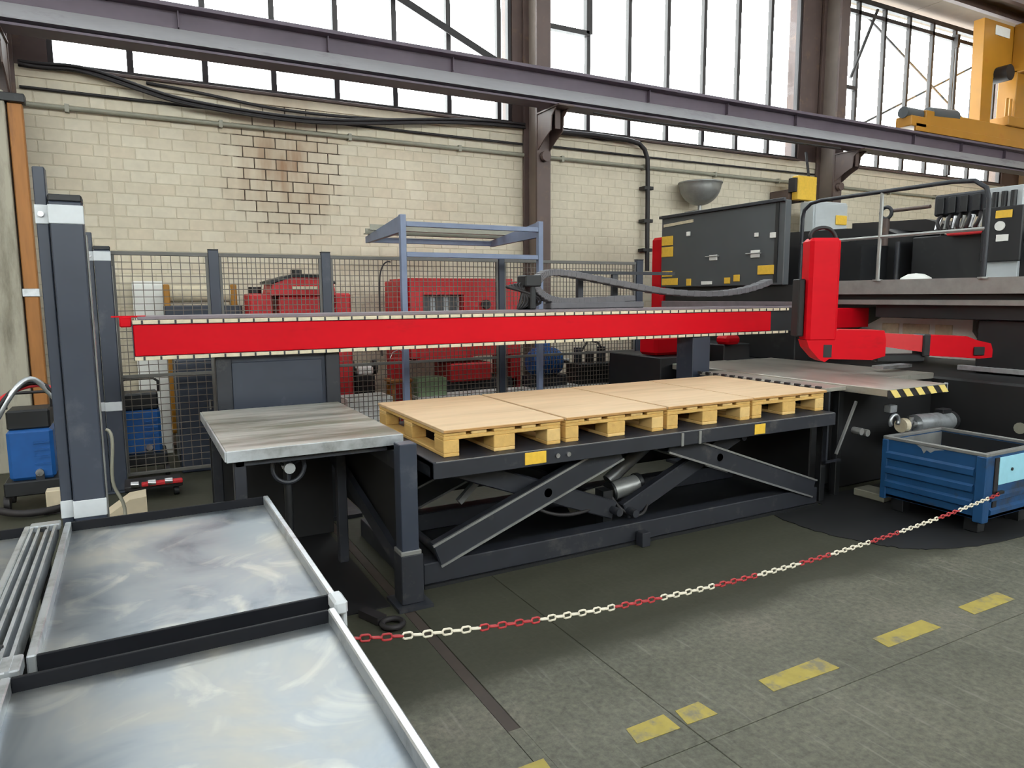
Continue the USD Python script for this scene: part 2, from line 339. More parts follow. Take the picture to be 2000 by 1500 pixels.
MULL = {1: [.16 + .755 * k for k in range(-0, 7)], 2: [6.18 + .757 * k for k in range(0, 6)], 3: [12.24 + .762 * k for k in range(0, 7)]}
SPAN = {1: (-.6, 4.88), 2: (5.42, 10.7), 3: (11.84, 17.3)}
for n in (1, 2, 3):
    w = struct(f'window_{n}'); a, b = SPAN[n]
    fr = MB().box(a, b, WY + .02, WY + .12, SILL - .03, SILL + .035, .006).box(a, b, WY + .03, WY + .11, TOPZ - .03, TOPZ + .06).box(a, a + .05, WY + .03, WY + .11, SILL, TOPZ).box(b - .05, b, WY + .03, WY + .11, SILL, TOPZ)
    fr.build('window_frame', M['mullion'], w)
    Box(a, b, WY - .05, WY + .03, SILL - .045, SILL - .012, .006).build('window_sill', M['steel_brown'], w)
    Box(a, b, WY + .03, WY + .10, 6.86, 6.93).build('transom', M['mullion'], w)
    ms = MULL[n]
    for x in ms: Box(x - .031, x + .031, WY + .03, WY + .10, SILL, TOPZ).build('mullion', M['mullion'], w)
    edges = [a] + ms + [b]
    for k in range(len(edges) - 1):
        dirty = (n == 2 and k == len(edges) - 2) or (n == 1 and k in (0, 3))
        for z0, z1 in ((SILL + .03, 6.86), (6.93, TOPZ - .02)):
            Box(edges[k] + .025, edges[k + 1] - .025, WY + .058, WY + .066, z0, z1).build('pane', M['pane_dirty' if dirty else 'pane'], w)
    if n == 2:
        Box(a, 6.18, WY + .01, WY + .10, 5.50, 5.57).build('vent_rail', M['mullion'], w)
        Box(6.13, 6.23, WY + .01, WY + .10, 5.53, TOPZ).build('vent_stile', M['mullion'], w)
    if n == 3:
        Box(a, 12.24, WY + .01, WY + .10, 5.50, 5.57).build('vent_rail', M['mullion'], w)
        MB().cyl((12.02, WY + .0, 5.7), (12.55, WY - .1, 6.95), .028, 6).build('vent_stay', M['mullion'], w)

# roof: boards on beams, three glazed strips that light the hall
roof = struct('ceiling')
for k, (a, b) in enumerate(((7.75, 9.5), (4.9, 6.1), (1.7, 3.0), (-6.3, -.2))):
    for x in range(-8, 18, 2):
        Box(x + .004, x + 1.996, a, b, TOPZ + .16, TOPZ + .24, .004).build('roof_board', M['roof'], roof)
for x in (-1.0, 5.14, 11.26, 17.3):
    Box(x - .12, x + .12, -4, 9.3, TOPZ - .12, TOPZ + .16).build('roof_beam', M['steel_brown'], roof)
for y in (8.3, 7.8, 6.05, 4.95, 2.95, 1.75, -.25, -1.55):
    Box(-8, 18, y - .05, y + .05, TOPZ + .02, TOPZ + .16).build('purlin', M['steel_brown'], roof)
for k, (a, b) in enumerate(((6.1, 7.75), (3.0, 4.9), (-.2, 1.7))):
    w = struct(f'window_{k + 4}')
    for x in range(-8, 18, 2):
        Box(x + .02, x + 1.98, a, b, TOPZ + .19, TOPZ + .20).build('pane', M['skylight'], w)
    for x in range(-8, 19, 2):
        Box(x - .02, x + .02, a, b, TOPZ + .16, TOPZ + .22).build('mullion', M['mullion'], w)

# unseen walls of the hall, added to keep low daylight out: solid below, glazed above on the long side
w = struct('added_wall_front'); Box(-9, 18, -6.3, -6, 0, SILL).build('masonry', M['brick_b'], w)
for x in range(-9, 18, 3): Box(x - .12, x + .12, -6.25, -6.0, SILL, TOPZ + .2).build('pier', M['steel_brown'], w)
w7 = struct('window_7')
for x in range(-9, 18, 3):
    for k in range(3): Box(x + .14 + k * .92, x + .14 + k * .92 + .90, -6.14, -6.13, SILL, TOPZ + .15).build('pane', M['pane'], w7)
w = struct('added_wall_left'); Box(-9.3, -9, -6.3, 9.3, 0, TOPZ + .3).build('masonry', M['brick_b'], w)
w = struct('added_wall_right'); Box(18, 18.3, -6.3, 9.3, 0, TOPZ + .3).build('masonry', M['brick_b'], w)

# steel columns
def column(x, label):
    c = thing('steel_column', label, 'column', (x, 8.8, 0), group='steel columns along the back wall')
    Box(x - .11, x + .11, 8.58, 8.62, 0, TOPZ, .003).build('front_flange', M['steel_brown'], c)
    Box(x - .11, x + .11, 8.94, 8.985, 0, TOPZ, .003).build('back_flange', M['steel_brown'], c)
    Box(x - .03, x + .03, 8.62, 8.94, 0, TOPZ).build('web', M['steel_edge'], c)
    Box(x - .16, x + .16, 8.53, 8.985, 0, .03).build('base_plate', M['steel_brown'], c)
    b = MB()
    for dx in (-.10, .085):
        b.prism([(8.58, 3.70), (8.58, 4.17), (8.10, 4.17), (8.22, 4.08), (8.24, 3.90), (8.40, 3.82)], 'yz', x + dx, x + dx + .015)
    b.box(x - .12, x + .12, 8.0, 8.58, 4.165, 4.185); b.box(x - .04, x + .04, 8.22, 8.24, 3.92, 4.17)
    b.build('corbel', M['steel_brown'], c)
    MB().cyl((x, 8.57, 3.62), (x, 8.50, 3.62), .07, 12).build('bolt_plate', M['steel_brown'], c)
    return c
column(-1.0, 'left steel column behind the orange-brown timber post')
column(5.14, 'middle steel column standing behind the blue rack')
column(11.26, 'right steel column with the yellow box on it, behind the guard rail')

bm = thing('crane_runway_beam', 'long grey steel crane runway beam crossing the picture below the windows', 'steel beam', (8, 8.2, 4.18))
Box(-3, 18, 8.06, 8.34, 4.185, 4.21, .003).build('bottom_flange', M['beam_flange'], bm)
Box(-3, 18, 8.18, 8.215, 4.21, 4.575).build('web', M['beam_flange'], bm)
Box(-3, 18, 8.04, 8.36, 4.575, 4.615, .003).build('top_flange', M['beam_flange'], bm)
Box(-3, 18, 8.17, 8.23, 4.615, 4.66, .006).build('crane_rail', M['steel_brown'], bm)
MB().prism([(8.075, 4.25), (8.18, 4.25), (8.18, 4.41), (8.15, 4.405)], 'yz', -3, 18).build('web_cover', M['beam_web'], bm)
for x in (-.9, .6, 2.1, 3.6, 6.6, 8.1, 9.6, 12.7, 14.2, 15.7):
    Box(x - .006, x + .006, 8.12, 8.18, 4.415, 4.575).build('stiffener', M['beam_flange'], bm)
MB().tube([(5.6, 8.06, 4.14), (6.6, 8.06, 4.12), (7.5, 8.06, 4.15), (8.6, 8.06, 4.12), (10.6, 8.06, 4.13)], .012, 6).build('cable', M['rubber'], bm, smooth=True)

cr = thing('overhead_crane', 'yellow overhead travelling crane on the runway beam at top right', 'crane', (15, 8.2, 4.66))
Box(12.9, 16.9, 8.07, 8.33, 4.74, 5.02, .01).build('end_carriage', M['yellow_crane'], cr)
Box(12.45, 12.9, 8.05, 8.35, 4.70, 4.88, .01).build('buffer', M['yellow_crane'], cr)
Box(12.6, 16.9, 8.05, 8.09, 4.63, 4.76, .004).build('skirt', M['yellow_crane'], cr)
MB().cyl((12.42, 8.2, 4.95), (13.15, 8.2, 4.95), .10, 14).cyl((13.15, 8.2, 4.98), (13.95, 8.2, 5.02), .14, 14).build('drive_motor', M['cabinet'], cr, smooth=40)
for x in (13.2, 16.5): MB().cyl((x, 8.12, 4.76), (x, 8.28, 4.76), .10, 20).build('wheel', M['black'], cr, smooth=40)
MB().prism([(14.80, 5.02), (15.15, 5.02), (15.15, 5.9), (15.36, 6.05), (16.9, 6.05), (16.9, 6.95), (14.72, 6.95)], 'xz', 8.18, 8.38).build('girder_end', M['yellow_crane'], cr)
Box(15.75, 16.9, 2.5, 8.18, 6.05, 6.98, .02).build('bridge_girder', M['yellow_crane'], cr)
Box(15.5, 16.9, 8.02, 8.38, 5.02, 5.2, .01).build('foot', M['yellow_crane'], cr)
Box(15.75, 16.9, 8.05, 8.4, 5.15, 6.1, .01).build('support_plate', M['yellow_crane'], cr)
MB().cyl((15.30, 7.95, 5.97), (15.30, 8.42, 5.97), .15, 18).build('axle', M['black'], cr, smooth=40)
for x in (15.55, 15.68): MB().cyl((x, 8.1, 5.18), (x, 8.1, 5.55), .03, 8).build('pin', M['yellow_crane'], cr, smooth=40)
Box(15.1, 15.6, 8.165, 8.18, 6.70, 6.88, .004).build('label_plate', M['white'], cr)

br = thing('diagonal_brace', 'diagonal steel bracing bar across the left window', 'brace', (3.9, 8.9, 5.2))
MB().bar((4.68, 8.92, 4.86), (1.9, 8.92, 6.0), .09, .012, (0, 1, 0)).build('bar', M['rubber'], br)
Box(4.6, 4.76, 8.91, 8.98, 4.78, 4.94).build('gusset', M['steel_brown'], br)
for p, q, l in (((12.55, 9.2, 7.0), (16.2, 9.2, 5.35), 'thin wind-bracing rod falling to the right outside the far right window'), ((12.8, 9.27, 5.02), (16.3, 9.27, 6.55), 'thin wind-bracing rod rising to the right outside the far right window')):
    b = thing('bracing_rod', l, 'brace', p); MB().cyl(p, q, .022, 6).build('rod', M['mullion'], b, smooth=True)
rp = thing('downpipe', 'slim vertical pipe in front of the far right window', 'pipe', (15.2, 8.95, 4.2)); MB().cyl((15.2, 8.95, 4.17), (15.2, 8.95, 6.75), .03, 8).build('pipe', M['mullion'], rp, smooth=True)
Box(15.16, 15.24, 8.92, 9.0, 6.7, 6.95).build('bracket', M['mullion'], rp)

# services on the wall
for x0, x1, l in ((-.88, 5.03, 'grey painted conduit running along the brick wall of the left bay'), (5.26, 11.15, 'grey painted conduit running along the brick wall right of the middle column'), (11.38, 17.5, 'grey painted conduit on the brick wall right of the yellow box')):
    c = thing('wall_conduit', l, 'pipe', (x0, 8.95, 3.70))
    MB().cyl((x0, 8.955, 3.70), (x1, 8.955, 3.70), .026, 8).build('pipe', M['pipe'], c, smooth=True)
    for k in range(4): Box(x0 + .4 + k * 1.5, x0 + .44 + k * 1.5, 8.93, 8.998, 3.66, 3.74).build('clip', M['pipe'], c)
c = thing('power_cable', 'thin straight black cable below the cable bundle on the left wall', 'cable', (-.85, 8.9, 3.87))
MB().tube([(-.86, 8.972, 3.87), (.4, 8.972, 3.865), (1.5, 8.972, 3.86), (3.2, 8.972, 3.85), (5.0, 8.93, 3.84)], .017, 6).build('cable', M['rubber'], c, smooth=True)
c = thing('power_cable', 'thin dark cable on the wall right of the middle column', 'cable', (5.3, 8.94, 3.85))
MB().tube([(5.4, 8.96, 3.86), (8, 8.96, 3.86), (11.1, 8.96, 3.88)], .016, 6).build('cable', M['rubber'], c, smooth=True)
c = thing('cable_bundle', 'thick sagging bundle of dark cables below the left window', 'cable', (1.5, 8.9, 3.9))
core = [(-.85, 8.93, 4.08), (-.5, 8.92, 4.085), (-.15, 8.9, 4.06), (.36, 8.88, 3.93), (.87, 8.86, 3.85), (1.76, 8.85, 3.81), (2.62, 8.86, 3.86), (3.65, 8.89, 3.99), (4.47, 8.92, 4.06), (5.03, 8.93, 4.08)]
from scipy.interpolate import CubicSpline
def spline(pts, n): t = np.arange(len(pts)); return CubicSpline(t, np.array(pts))(np.linspace(0, len(pts) - 1, n))
for k, (dz, dy, r, k0) in enumerate(((0, 0, .026, 0), (.03, -.02, .018, 0), (-.02, -.03, .016, 1), (.015, .035, .02, 0), (.0, .02, .015, 2))):
    q = spline([(x, y + dy * min(1, i), z + dz) for i, (x, y, z) in enumerate(core)][k0:], 40)
    MB().tube(q, r, 6).build('cable', M['rubber'], c, smooth=True)
up2 = [(.3, 8.96, 4.055), (1.15, 8.94, 3.98), (1.77, 8.93, 3.93), (2.63, 8.93, 3.94), (3.4, 8.94, 3.99), (4.2, 8.95, 4.05)]
MB().tube(spline(up2, 30), .018, 6).build('cable', M['rubber'], c, smooth=True)
c = thing('drop_pipe', 'dark cable pipe that bends down the wall between column and dark cabinet', 'pipe', (7.2, 8.93, 2.1))
q = [(5.5, 8.88, 4.05), (6.2, 8.88, 4.07), (6.8, 8.88, 4.06), (7.02, 8.88, 4.03), (7.13, 8.88, 3.95), (7.19, 8.88, 3.82), (7.2, 8.88, 3.6), (7.22, 8.88, 2.1)]
MB().tube(q, .036, 10).build('pipe', M['rubber'], c, smooth=True)
for z in (3.35, 2.85, 2.4): Box(7.12, 7.3, 8.85, 8.99, z, z + .05, .004).build('clamp', M['rubber'], c)
MB().tube([(5.3, 8.95, 4.03), (5.7, 8.94, 4.07), (6.4, 8.95, 4.04), (6.9, 8.95, 4.08)], .02, 6).build('cable', M['rubber'], c, smooth=True)

lamp = thing('wall_lamp', 'metal half-bowl wall lamp on the bricks above the dark cabinet', 'wall lamp', (8.08, 8.8, 3.1))
prof = [(.001, 3.13)] + [(.33 * math.sin(t), 3.47 - .34 * math.cos(t)) for t in np.linspace(.12, 1.5, 12)] + [(.35, 3.47), (.345, 3.49), (.325, 3.485)] + [(.31 * math.sin(t), 3.47 - .31 * math.cos(t)) for t in np.linspace(1.5, .12, 12)] + [(.001, 3.16)]
MB().lathe(prof, (8.08, 8.66, 0), 28).build('bowl', M['steel_dull'], lamp, smooth=40)
MB().cyl((8.08, 8.66, 3.0), (8.08, 8.66, 3.15), .03, 10).cyl((8.08, 8.66, 3.05), (8.08, 8.99, 3.05), .022, 8).build('bracket', M['steel_dull'], lamp, smooth=40)

# timber post, left column area
t = thing('timber_post', 'orange-brown timber post against the left column', 'post', (-.86, 8.45, 0))
Box(-.92, -.80, 8.40, 8.52, 0, 3.58, .008).build('post', M['orange_wood'], t)
Box(-.933, -.785, 8.385, 8.525, 1.74, 1.82, .005).build('clamp', M['galv'], t)
Box(-.97, -.77, 8.35, 8.49, 3.58, 3.66, .006).build('cap', M['black'], t)
Box(-1.35, -.935, 8.36, 8.48, 0, 3.68, .01).build('backing_board', M['plaster'], t)

# ---------------------------------------------------------------- fence behind the machine
FY = 7.2
def fence_post(x, w, label):
    f = thing('fence_post', label, 'fence post', (x, FY, 0), group='posts of the mesh fence')
    Box(x - w / 2, x + w / 2, FY - .03, FY + .03, 0, 2.16, .004).build('upright', M['anthracite'], f)
    Box(x - w / 2, x + w / 2, FY - .06, FY + .06, 0, .012).build('foot_plate', M['anthracite'], f)
    Box(x - w / 2, x + w / 2, FY - .034, FY + .034, 2.16, 2.17).build('cap', M['black'], f)
fence_post(.705, .09, 'dark fence post left of the red press with the dark cap')
fence_post(1.75, .09, 'dark fence post at the right end of the red press with the dark cap')
fence_post(3.74, .07, 'slim fence post in front of the wide red press')
fence_post(5.72, .10, 'dark fence post at the right end of the mesh fence')
def fence_panel(x0, x1, sx, sz, label):
    f = thing('mesh_fence', label, 'fence', ((x0 + x1) / 2, FY, .1), group='mesh fence panels')
    Box(x0, x1, FY - .018, FY + .018, 2.10, 2.135, .003).build('top_rail', M['rail_dark'], f)
    Box(x0, x1, FY - .015, FY + .015, 1.0, 1.03, .003).build('middle_rail', M['rail_dark'], f)
    Box(x0, x1, FY - .015, FY + .015, .10, .13, .003).build('bottom_rail', M['rail_dark'], f)
    for x in (x0, x1 - .025): Box(x, x + .025, FY - .014, FY + .014, .1, 2.1).build('stile', M['rail_dark'], f)
    w = MB(); r = .0032
    n = max(1, round((x1 - x0) / sx))
    for i in range(1, n): x = x0 + (x1 - x0) * i / n; w.box(x - r, x + r, FY - r, FY + r, .13, 2.10)
    m = round(1.97 / sz)
    for j in range(1, m): z = .13 + 1.97 * j / m; w.box(x0, x1, FY - 3 * r, FY - r, z - r, z + r)
    w.build('wire_mesh', M['wire'], f, kind='stuff')
fence_panel(-.13, .66, .078, .062, 'coarse mesh fence panel beside the slim dark sensor post')
fence_panel(.75, 1.705, .042, .05, 'fine mesh fence panel in front of the red press with the dark cap')
fence_panel(1.795, 3.70, .05, .055, 'mesh fence panel crossed by the blue rack post')
fence_panel(3.775, 5.665, .045, .055, 'mesh fence panel behind the cable carrier loop')

c = thing('loose_cable', 'thin black cable hanging down the mesh fence left of the blue rack post', 'cable', (2.3, 7.16, 1.5))
MB().tube(spline([(2.42, 7.16, 2.08), (2.35, 7.16, 2.06), (2.31, 7.16, 1.98), (2.295, 7.16, 1.85), (2.29, 7.16, 1.55), (2.30, 7.16, 1.1)], 24), .008, 6).build('cable', M['rubber'], c, smooth=True)

# ---------------------------------------------------------------- what stands behind the fence
def press(name, label, x0, x1, y0, y1, z1, m):
    t = thing(name, label, 'machine', ((x0 + x1) / 2, (y0 + y1) / 2, 0))
    return t
t = press('press_brake', 'wide red press with a grey window opening behind the slim fence post', 2.95, 4.3, 7.6, 8.4, 1.93, None)
hd = m3.Manifold.cube([1.34, .7, .93]).translate([2.82, 7.7, 1.0]) - m3.Manifold.cube([.52, .3, .4]).translate([2.98, 7.55, 1.34])
MB().tm(hd).build('head', M['red_old'], t)
Box(2.96, 3.52, 7.84, 7.9, 1.32, 1.76).build('window', M['grey_panel'], t)
Box(2.72, 2.82, 7.75, 8.3, .2, 1.9, .01).build('side_column', M['red_old'], t)
Box(4.17, 4.3, 7.75, 8.3, .2, 1.9, .01).build('side_column', M['red_old'], t)
MB().cyl((3.78, 7.64, 1.62), (3.78, 7.71, 1.62), .055, 16).build('knob', M['black'], t, smooth=40)
Box(2.9, 3.62, 7.68, 8.2, .96, 1.22, .02).build('ram', M['red_old'], t)
Box(3.3, 3.85, 7.66, 8.2, .70, .92, .02).build('die_holder', M['red_old'], t)
Box(2.75, 4.25, 7.75, 8.35, 0, .7, .01).build('bed', M['frame_dark'], t)
for k in range(3): Box(3.02 + k * .17, 3.12 + k * .17, 7.82, 7.84, 1.36, 1.72).build('window_bar', M['cabinet'], t)
t = press('red_press', 'small red press with a dark rounded cap between two fence posts', 1.1, 2.1, 7.7, 8.3, 1.95, None)
Box(1.38, 1.95, 7.75, 8.25, .3, 1.74, .02).build('body', M['red_old'], t)
MB().prism([(1.30, 1.74), (1.98, 1.74), (1.96, 1.86), (1.80, 1.93), (1.52, 1.93), (1.32, 1.86)], 'xz', 7.72, 8.28).build('cap', M['red_old'], t)
MB().prism([(1.28, 1.86), (1.52, 1.93), (1.8, 1.93), (1.98, 1.86), (1.98, 1.88), (1.8, 1.96), (1.52, 1.96), (1.28, 1.89)], 'xz', 7.7, 8.3).build('cap_rim', M['black'], t)
MB().cyl((1.62, 8.0, 1.95), (1.62, 8.0, 2.02), .06, 12).build('lifting_eye', M['black'], t, smooth=40)
Box(1.52, 1.78, 7.708, 7.72, 1.80, 1.835, .002).build('name_plate', M['cream'], t)
Box(1.08, 1.32, 7.78, 8.2, .3, 1.76, .02).build('side_cabinet', M['red_old'], t)
MB().cyl((1.17, 7.95, 1.76), (1.17, 7.95, 1.83), .07, 12).build('breather', M['black'], t, smooth=40)
Box(1.98, 2.16, 7.78, 8.2, .3, 1.76, .02).build('side_cover', M['red_old'], t)
Box(1.15, 2.05, 7.8, 8.2, 0, .3).build('plinth', M['frame_dark'], t)
t = press('roll_stand', 'yellow framed roller stand with a pale roll behind the coarse mesh', .3, 1.0, 8, 8.5, 1.85, None)
for x in (.33, .98): Box(x - .03, x + .03, 8.1, 8.3, .3, 1.86, .01).build('side_frame', M['yellow_crane'], t)
MB().cyl((.36, 8.2, 1.76), (.95, 8.2, 1.76), .09, 18).build('roll', M['cream'], t, smooth=40)
Box(.30, 1.05, 8.05, 8.4, 1.50, 1.64, .01).build('crossbeam', M['anthracite'], t)
Box(.34, .72, 8.02, 8.36, .0, 1.5, .01).build('pedestal', M['cabinet'], t)
t = press('dark_cabinet', 'dark blue-grey cabinet standing behind the fence left of the support column', .3, .7, 7.5, 7.9, 1.12, None)
Box(.34, .70, 7.5, 7.85, 0, 1.12, .01).build('body', M['anthracite'], t); dr = Box(.36, .68, 7.488, 7.5, .05, 1.08, .004).build('door', M['anthracite'], t)
MB().cyl((.63, 7.475, .62), (.63, 7.475, .72), .01, 6).build('handle', M['steel'], dr)
t = press('white_locker', 'white sheet locker at the wall behind the coarse mesh panel', 0, .25, 8.6, 8.9, 1.85, None)
Box(.02, .32, 8.55, 8.95, 0, 1.9, .01).build('body', M['white'], t); Box(.03, .31, 8.538, 8.55, .05, 1.86, .004).build('door', M['white'], t)
t = thing('green_crate', 'pale green plastic crate behind the fence under the wide red press', 'crate', (2.95, 7.5, .6))
MB().tm((m3.Manifold.cube([.34, .26, .2]) - m3.Manifold.cube([.31, .23, .2]).translate([.015, .015, .02])).translate([2.78, 7.37, .60])).build('body', M['green_crate'], t)
b = thing('work_bench', 'low pale bench behind the fence holding the green crate and the blue motor', 'bench', (4.1, 7.6, 0))
Box(2.77, 5.55, 7.32, 7.58, .56, .60, .005).build('bench_top', M['white'], b)
for x in (2.81, 4.0, 5.45):
    for y in (7.36, 7.54): Box(x - .025, x + .025, y - .025, y + .025, 0, .56).build('leg', M['frame_dark'], b)
t = thing('blue_motor', 'blue electric motor on the low bench behind the fence under the red beam', 'motor', (4.5, 7.5, .6))
MB().lathe([(.001, 4.28), (.12, 4.29), (.15, 4.32), (.165, 4.34), (.165, 4.66), (.14, 4.7), (.06, 4.72), (.001, 4.72)], (0, 7.5, .9), 20, 'x').build('housing', M['blue_machine'], t, smooth=35)
for k in range(10): MB().tube([(4.36 + k * .03, 7.5 + .172 * math.cos(a), .9 + .172 * math.sin(a)) for a in np.linspace(0, 2 * math.pi, 20, endpoint=False)], .006, 4, True).build('cooling_fin', M['blue_machine'], t)
Box(4.24, 4.78, 7.4, 7.62, .6, .74, .01).build('foot', M['frame_dark'], t); MB().cyl((4.72, 7.5, .9), (4.86, 7.5, .9), .03, 10).build('shaft', M['steel'], t, smooth=40)
Box(4.4, 4.56, 7.46, 7.6, 1.05, 1.14, .01).build('terminal_box', M['blue_machine'], t)
t = thing('pump_unit', 'dark hydraulic pump unit behind the fence right of the blue motor', 'pump', (5.2, 7.5, .6))
Box(4.92, 5.5, 7.36, 7.66, .6, .86, .01).build('tank', M['black'], t)
for k in range(3): MB().cyl((5.0 + k * .18, 7.5, .86), (5.0 + k * .18, 7.5, 1.06 - .05 * (k % 2)), .055, 12).build('valve', M['rubber' if k % 2 else 'frame_dark'], t, smooth=40)
MB().tube([(5.0, 7.44, 1.0), (5.1, 7.42, 1.15), (5.25, 7.42, 1.12), (5.36, 7.44, 1.0)], .014, 6).build('hose', M['rubber'], t, smooth=True)
t = thing('storage_bin', 'white storage tub behind the fence right of the dark support column', 'tub', (2.2, 7.6, 0))
MB().tm((m3.Manifold.cube([.5, .4, .34]) - m3.Manifold.cube([.46, .36, .34]).translate([.02, .02, .02])).translate([1.95, 7.30, .30])).build('tub', M['white'], t)
Box(1.9, 2.48, 7.27, 7.73, 0, .30).build('pallet_base', M['frame_dark'], t)
t = thing('small_grinder', 'small white and black bench grinder on a stand behind the fence', 'grinder', (2.1, 7.5, 0))
Box(2.22, 2.46, 7.95, 8.2, 0, .82, .01).build('stand', M['black'], t); Box(2.25, 2.44, 7.93, 8.15, .82, .92, .02).build('motor_body', M['white'], t)
for x in (2.21, 2.48): MB().cyl((x - .02, 8.04, .90), (x + .02, 8.04, .90), .09, 16).build('wheel', M['black'], t, smooth=40)
t = thing('red_bucket', 'red bucket on a wooden stool behind the fence by the blue rack post', 'bucket', (2.3, 7.6, 0))
MB().lathe([(.001, .80), (.085, .80), (.11, 1.02), (.118, 1.02), (.118, 1.03), (.105, 1.03), (.08, .815), (.001, .815)], (2.62, 7.55, 0), 20).build('pail', M['red_old'], t, smooth=35)
MB().tube([(2.51, 7.55, 1.02), (2.55, 7.55, 1.1), (2.62, 7.55, 1.13), (2.69, 7.55, 1.1), (2.73, 7.55, 1.02)], .005, 5).build('handle', M['steel'], t)
s_ = thing('wooden_stool', 'plain wooden stool under the red bucket', 'stool', (2.62, 7.55, 0))
Box(2.48, 2.74, 7.42, 7.68, .77, .80, .006).build('seat', M['orange_wood'], s_)
for sx in (-1, 1):
    for sy in (-1, 1): MB().bar((2.61 + sx * .09, 7.55 + sy * .09, .77), (2.61 + sx * .11, 7.55 + sy * .11, 0), .035, .035, (1, 0, 0)).build('leg', M['orange_wood'], s_)

# blue steel rack rising above the fence
rk = thing('steel_rack', 'tall blue-grey steel rack rising above the mesh fence', 'rack', (3.2, 6.9, 0))
for x in (2.43, 4.02):
    for y in (6.8,): Box(x - .03, x + .03, y - .03, y + .03, 0, 2.53, .004).build('post', M['blue_rack'], rk)
for z in (2.44, 2.14): Box(2.46, 3.99, 6.775, 6.825, z - .025, z + .025, .004).build('front_rail', M['blue_rack'], rk)
for x in (2.43, 4.02): MB().prism([(6.83, 2.52), (6.83, 2.36), (7.98, 2.33), (7.98, 2.40)], 'yz', x - .025, x + .025).build('arm', M['blue_rack'], rk)
Box(2.46, 3.99, 7.925, 7.975, 2.335, 2.395, .004).build('back_rail', M['blue_rack'], rk)
for k, (x0, x1, y, z) in enumerate(((2.34, 4.25, 7.62, 2.444), (2.36, 4.2, 7.86, 2.419))):
    g = thing('steel_bar', ['long pale metal bar lying across the arms of the rack', 'long pale metal bar at the very back of the rack arms'][k], 'bar', (x0, y, z), group='bars on the rack')
    MB().prism([(y - .04, z), (y + .04, z), (y + .04, z + .01), (y - .03, z + .01), (y - .03, z + .06), (y - .04, z + .06)], 'yz', x0, x1).build('profile', M['pipe'], g)

# ---------------------------------------------------------------- sensor posts of the light barrier
def sensor_post(loc):
    x, y = loc; t = thing('sensor_post', 'tall dark blue-grey sensor post with white bands, nearest the trays', 'post', (x, y, 0), group='light barrier posts')
    Box(x - .05, x + .075, y - .065, y + .065, .015, 2.135, .005).build('housing', M['anthracite'], t)
    Box(x - .05, x + .075, y - .065, y + .065, 2.135, 2.165, .005).build('top_cap', M['black'], t)
    MB().box(x - .10, x - .055, y - .03, y + .05, 0, 2.28, .004).build('upright', M['anthracite'], t)
    Box(x + .0755, x + .083, y - .02, y + .03, .1, 2.0, .002).build('sensor_strip', M['steel_dull'], t)
    for z in (2.04, .735):
        MB().box(x - .053, x + .079, y - .069, y - .05, z, z + .08, .003).box(x - .103, x - .053, y - .036, y - .03, z, z + .08, .002).build('white_band', M['band_white'], t)
    MB().cyl((x - .08, y - .036, 2.08), (x - .08, y - .05, 2.08), .012, 10).build('bolt', M['steel'], t, smooth=40)
    Box(x - .14, x + .12, y - .11, y + .11, 0, .015, .004).build('base_plate', M['anthracite'], t)
    MB().prism([(y + .06, 2.13), (y + .18, 1.98), (y + .18, 1.9), (y + .06, 1.9)], 'yz', x - .04, x + .03).build('stay', M['frame_dark'], t)
    return t
sp = sensor_post((-.235, 3.70))
copy_of(sp, (-.205, 7.10, 0), 'tall dark blue-grey sensor post with white bands standing at the end of the mesh fence')

# blue machines by the left column
def blue_unit(x, y, label):
    t = thing('welding_unit', label, 'machine', (x, y, 0), group='blue units by the left column')
    Box(x - .16, x + .16, y - .14, y + .2, .24, .66, .025).build('body', M['blue_machine'], t)
    for k in range(4): Box(x + .02, x + .13, y - .15, y - .14, .36 + k * .06, .375 + k * .06).build('louvre', M['blue_machine'], t)
    Box(x - .15, x + .15, y - .13, y + .18, .66, .82, .015).build('top_box', M['black'], t)
    MB().tube([(x - .16, y, .82), (x - .16, y, .92), (x - .12, y, .95), (x + .12, y, .95), (x + .16, y, .92), (x + .16, y, .82)], .014, 6).build('handle', M['rubber'], t, smooth=True)
    Box(x - .2, x + .2, y - .18, y + .22, .12, .24, .01).build('chassis', M['black'], t)
    MB().box(x + .02, x + .08, y - .152, y - .14, .14, .30).build('bracket', M['frame_dark'], t)
    for sx in (-1, 1):
        for yy in (y - .12, y + .16): MB().cyl((x + sx * .17, yy, .065), (x + sx * .21, yy, .065), .065, 14).build('wheel', M['rubber'], t, smooth=40)
    MB().cyl((x + .05, y - .141, .30), (x + .05, y - .17, .30), .03, 12).build('socket', M['steel'], t, smooth=40)
    return t
u1 = blue_unit(0.02, 7.62, 'blue welding unit with a black handle right of the near sensor post, behind the mesh')
copy_of(u1, (-.80, 6.98, 0), 'blue welding unit with a black handle left of the near sensor post')
h = thing('hose', 'coiled grey and red hoses hanging on the left column above the blue unit', 'hose', (-.75, 6.6, .9))
for k, (r, m) in enumerate(((.022, 'galv'), (.02, 'rubber'), (.016, 'red_old'))):
    MB().tube(spline([(-.95 - .03 * k, 6.5, .82), (-.86 - .02 * k, 6.5, .98), (-.74, 6.55 + .03 * k, 1.10 - .03 * k), (-.64 + .02 * k, 6.6, 1.02), (-.55 + .03 * k, 6.6, .90)], 20), r, 7).build('tube', M[m], h, smooth=True)
h = thing('floor_hose', 'black hose looped on the floor around the left blue unit', 'hose', (-.9, 6.0, 0))
MB().tube(spline([(-1.15, 6.75, .10), (-.98, 6.6, .06), (-.8, 6.52, .045), (-.58, 6.6, .045), (-.48, 6.85, .045)], 24), .03, 8).build('tube', M['rubber'], h, smooth=True)
h = thing('hose', 'thin pale hose hanging down the right side of the near sensor post', 'hose', (-.17, 5.2, 0))
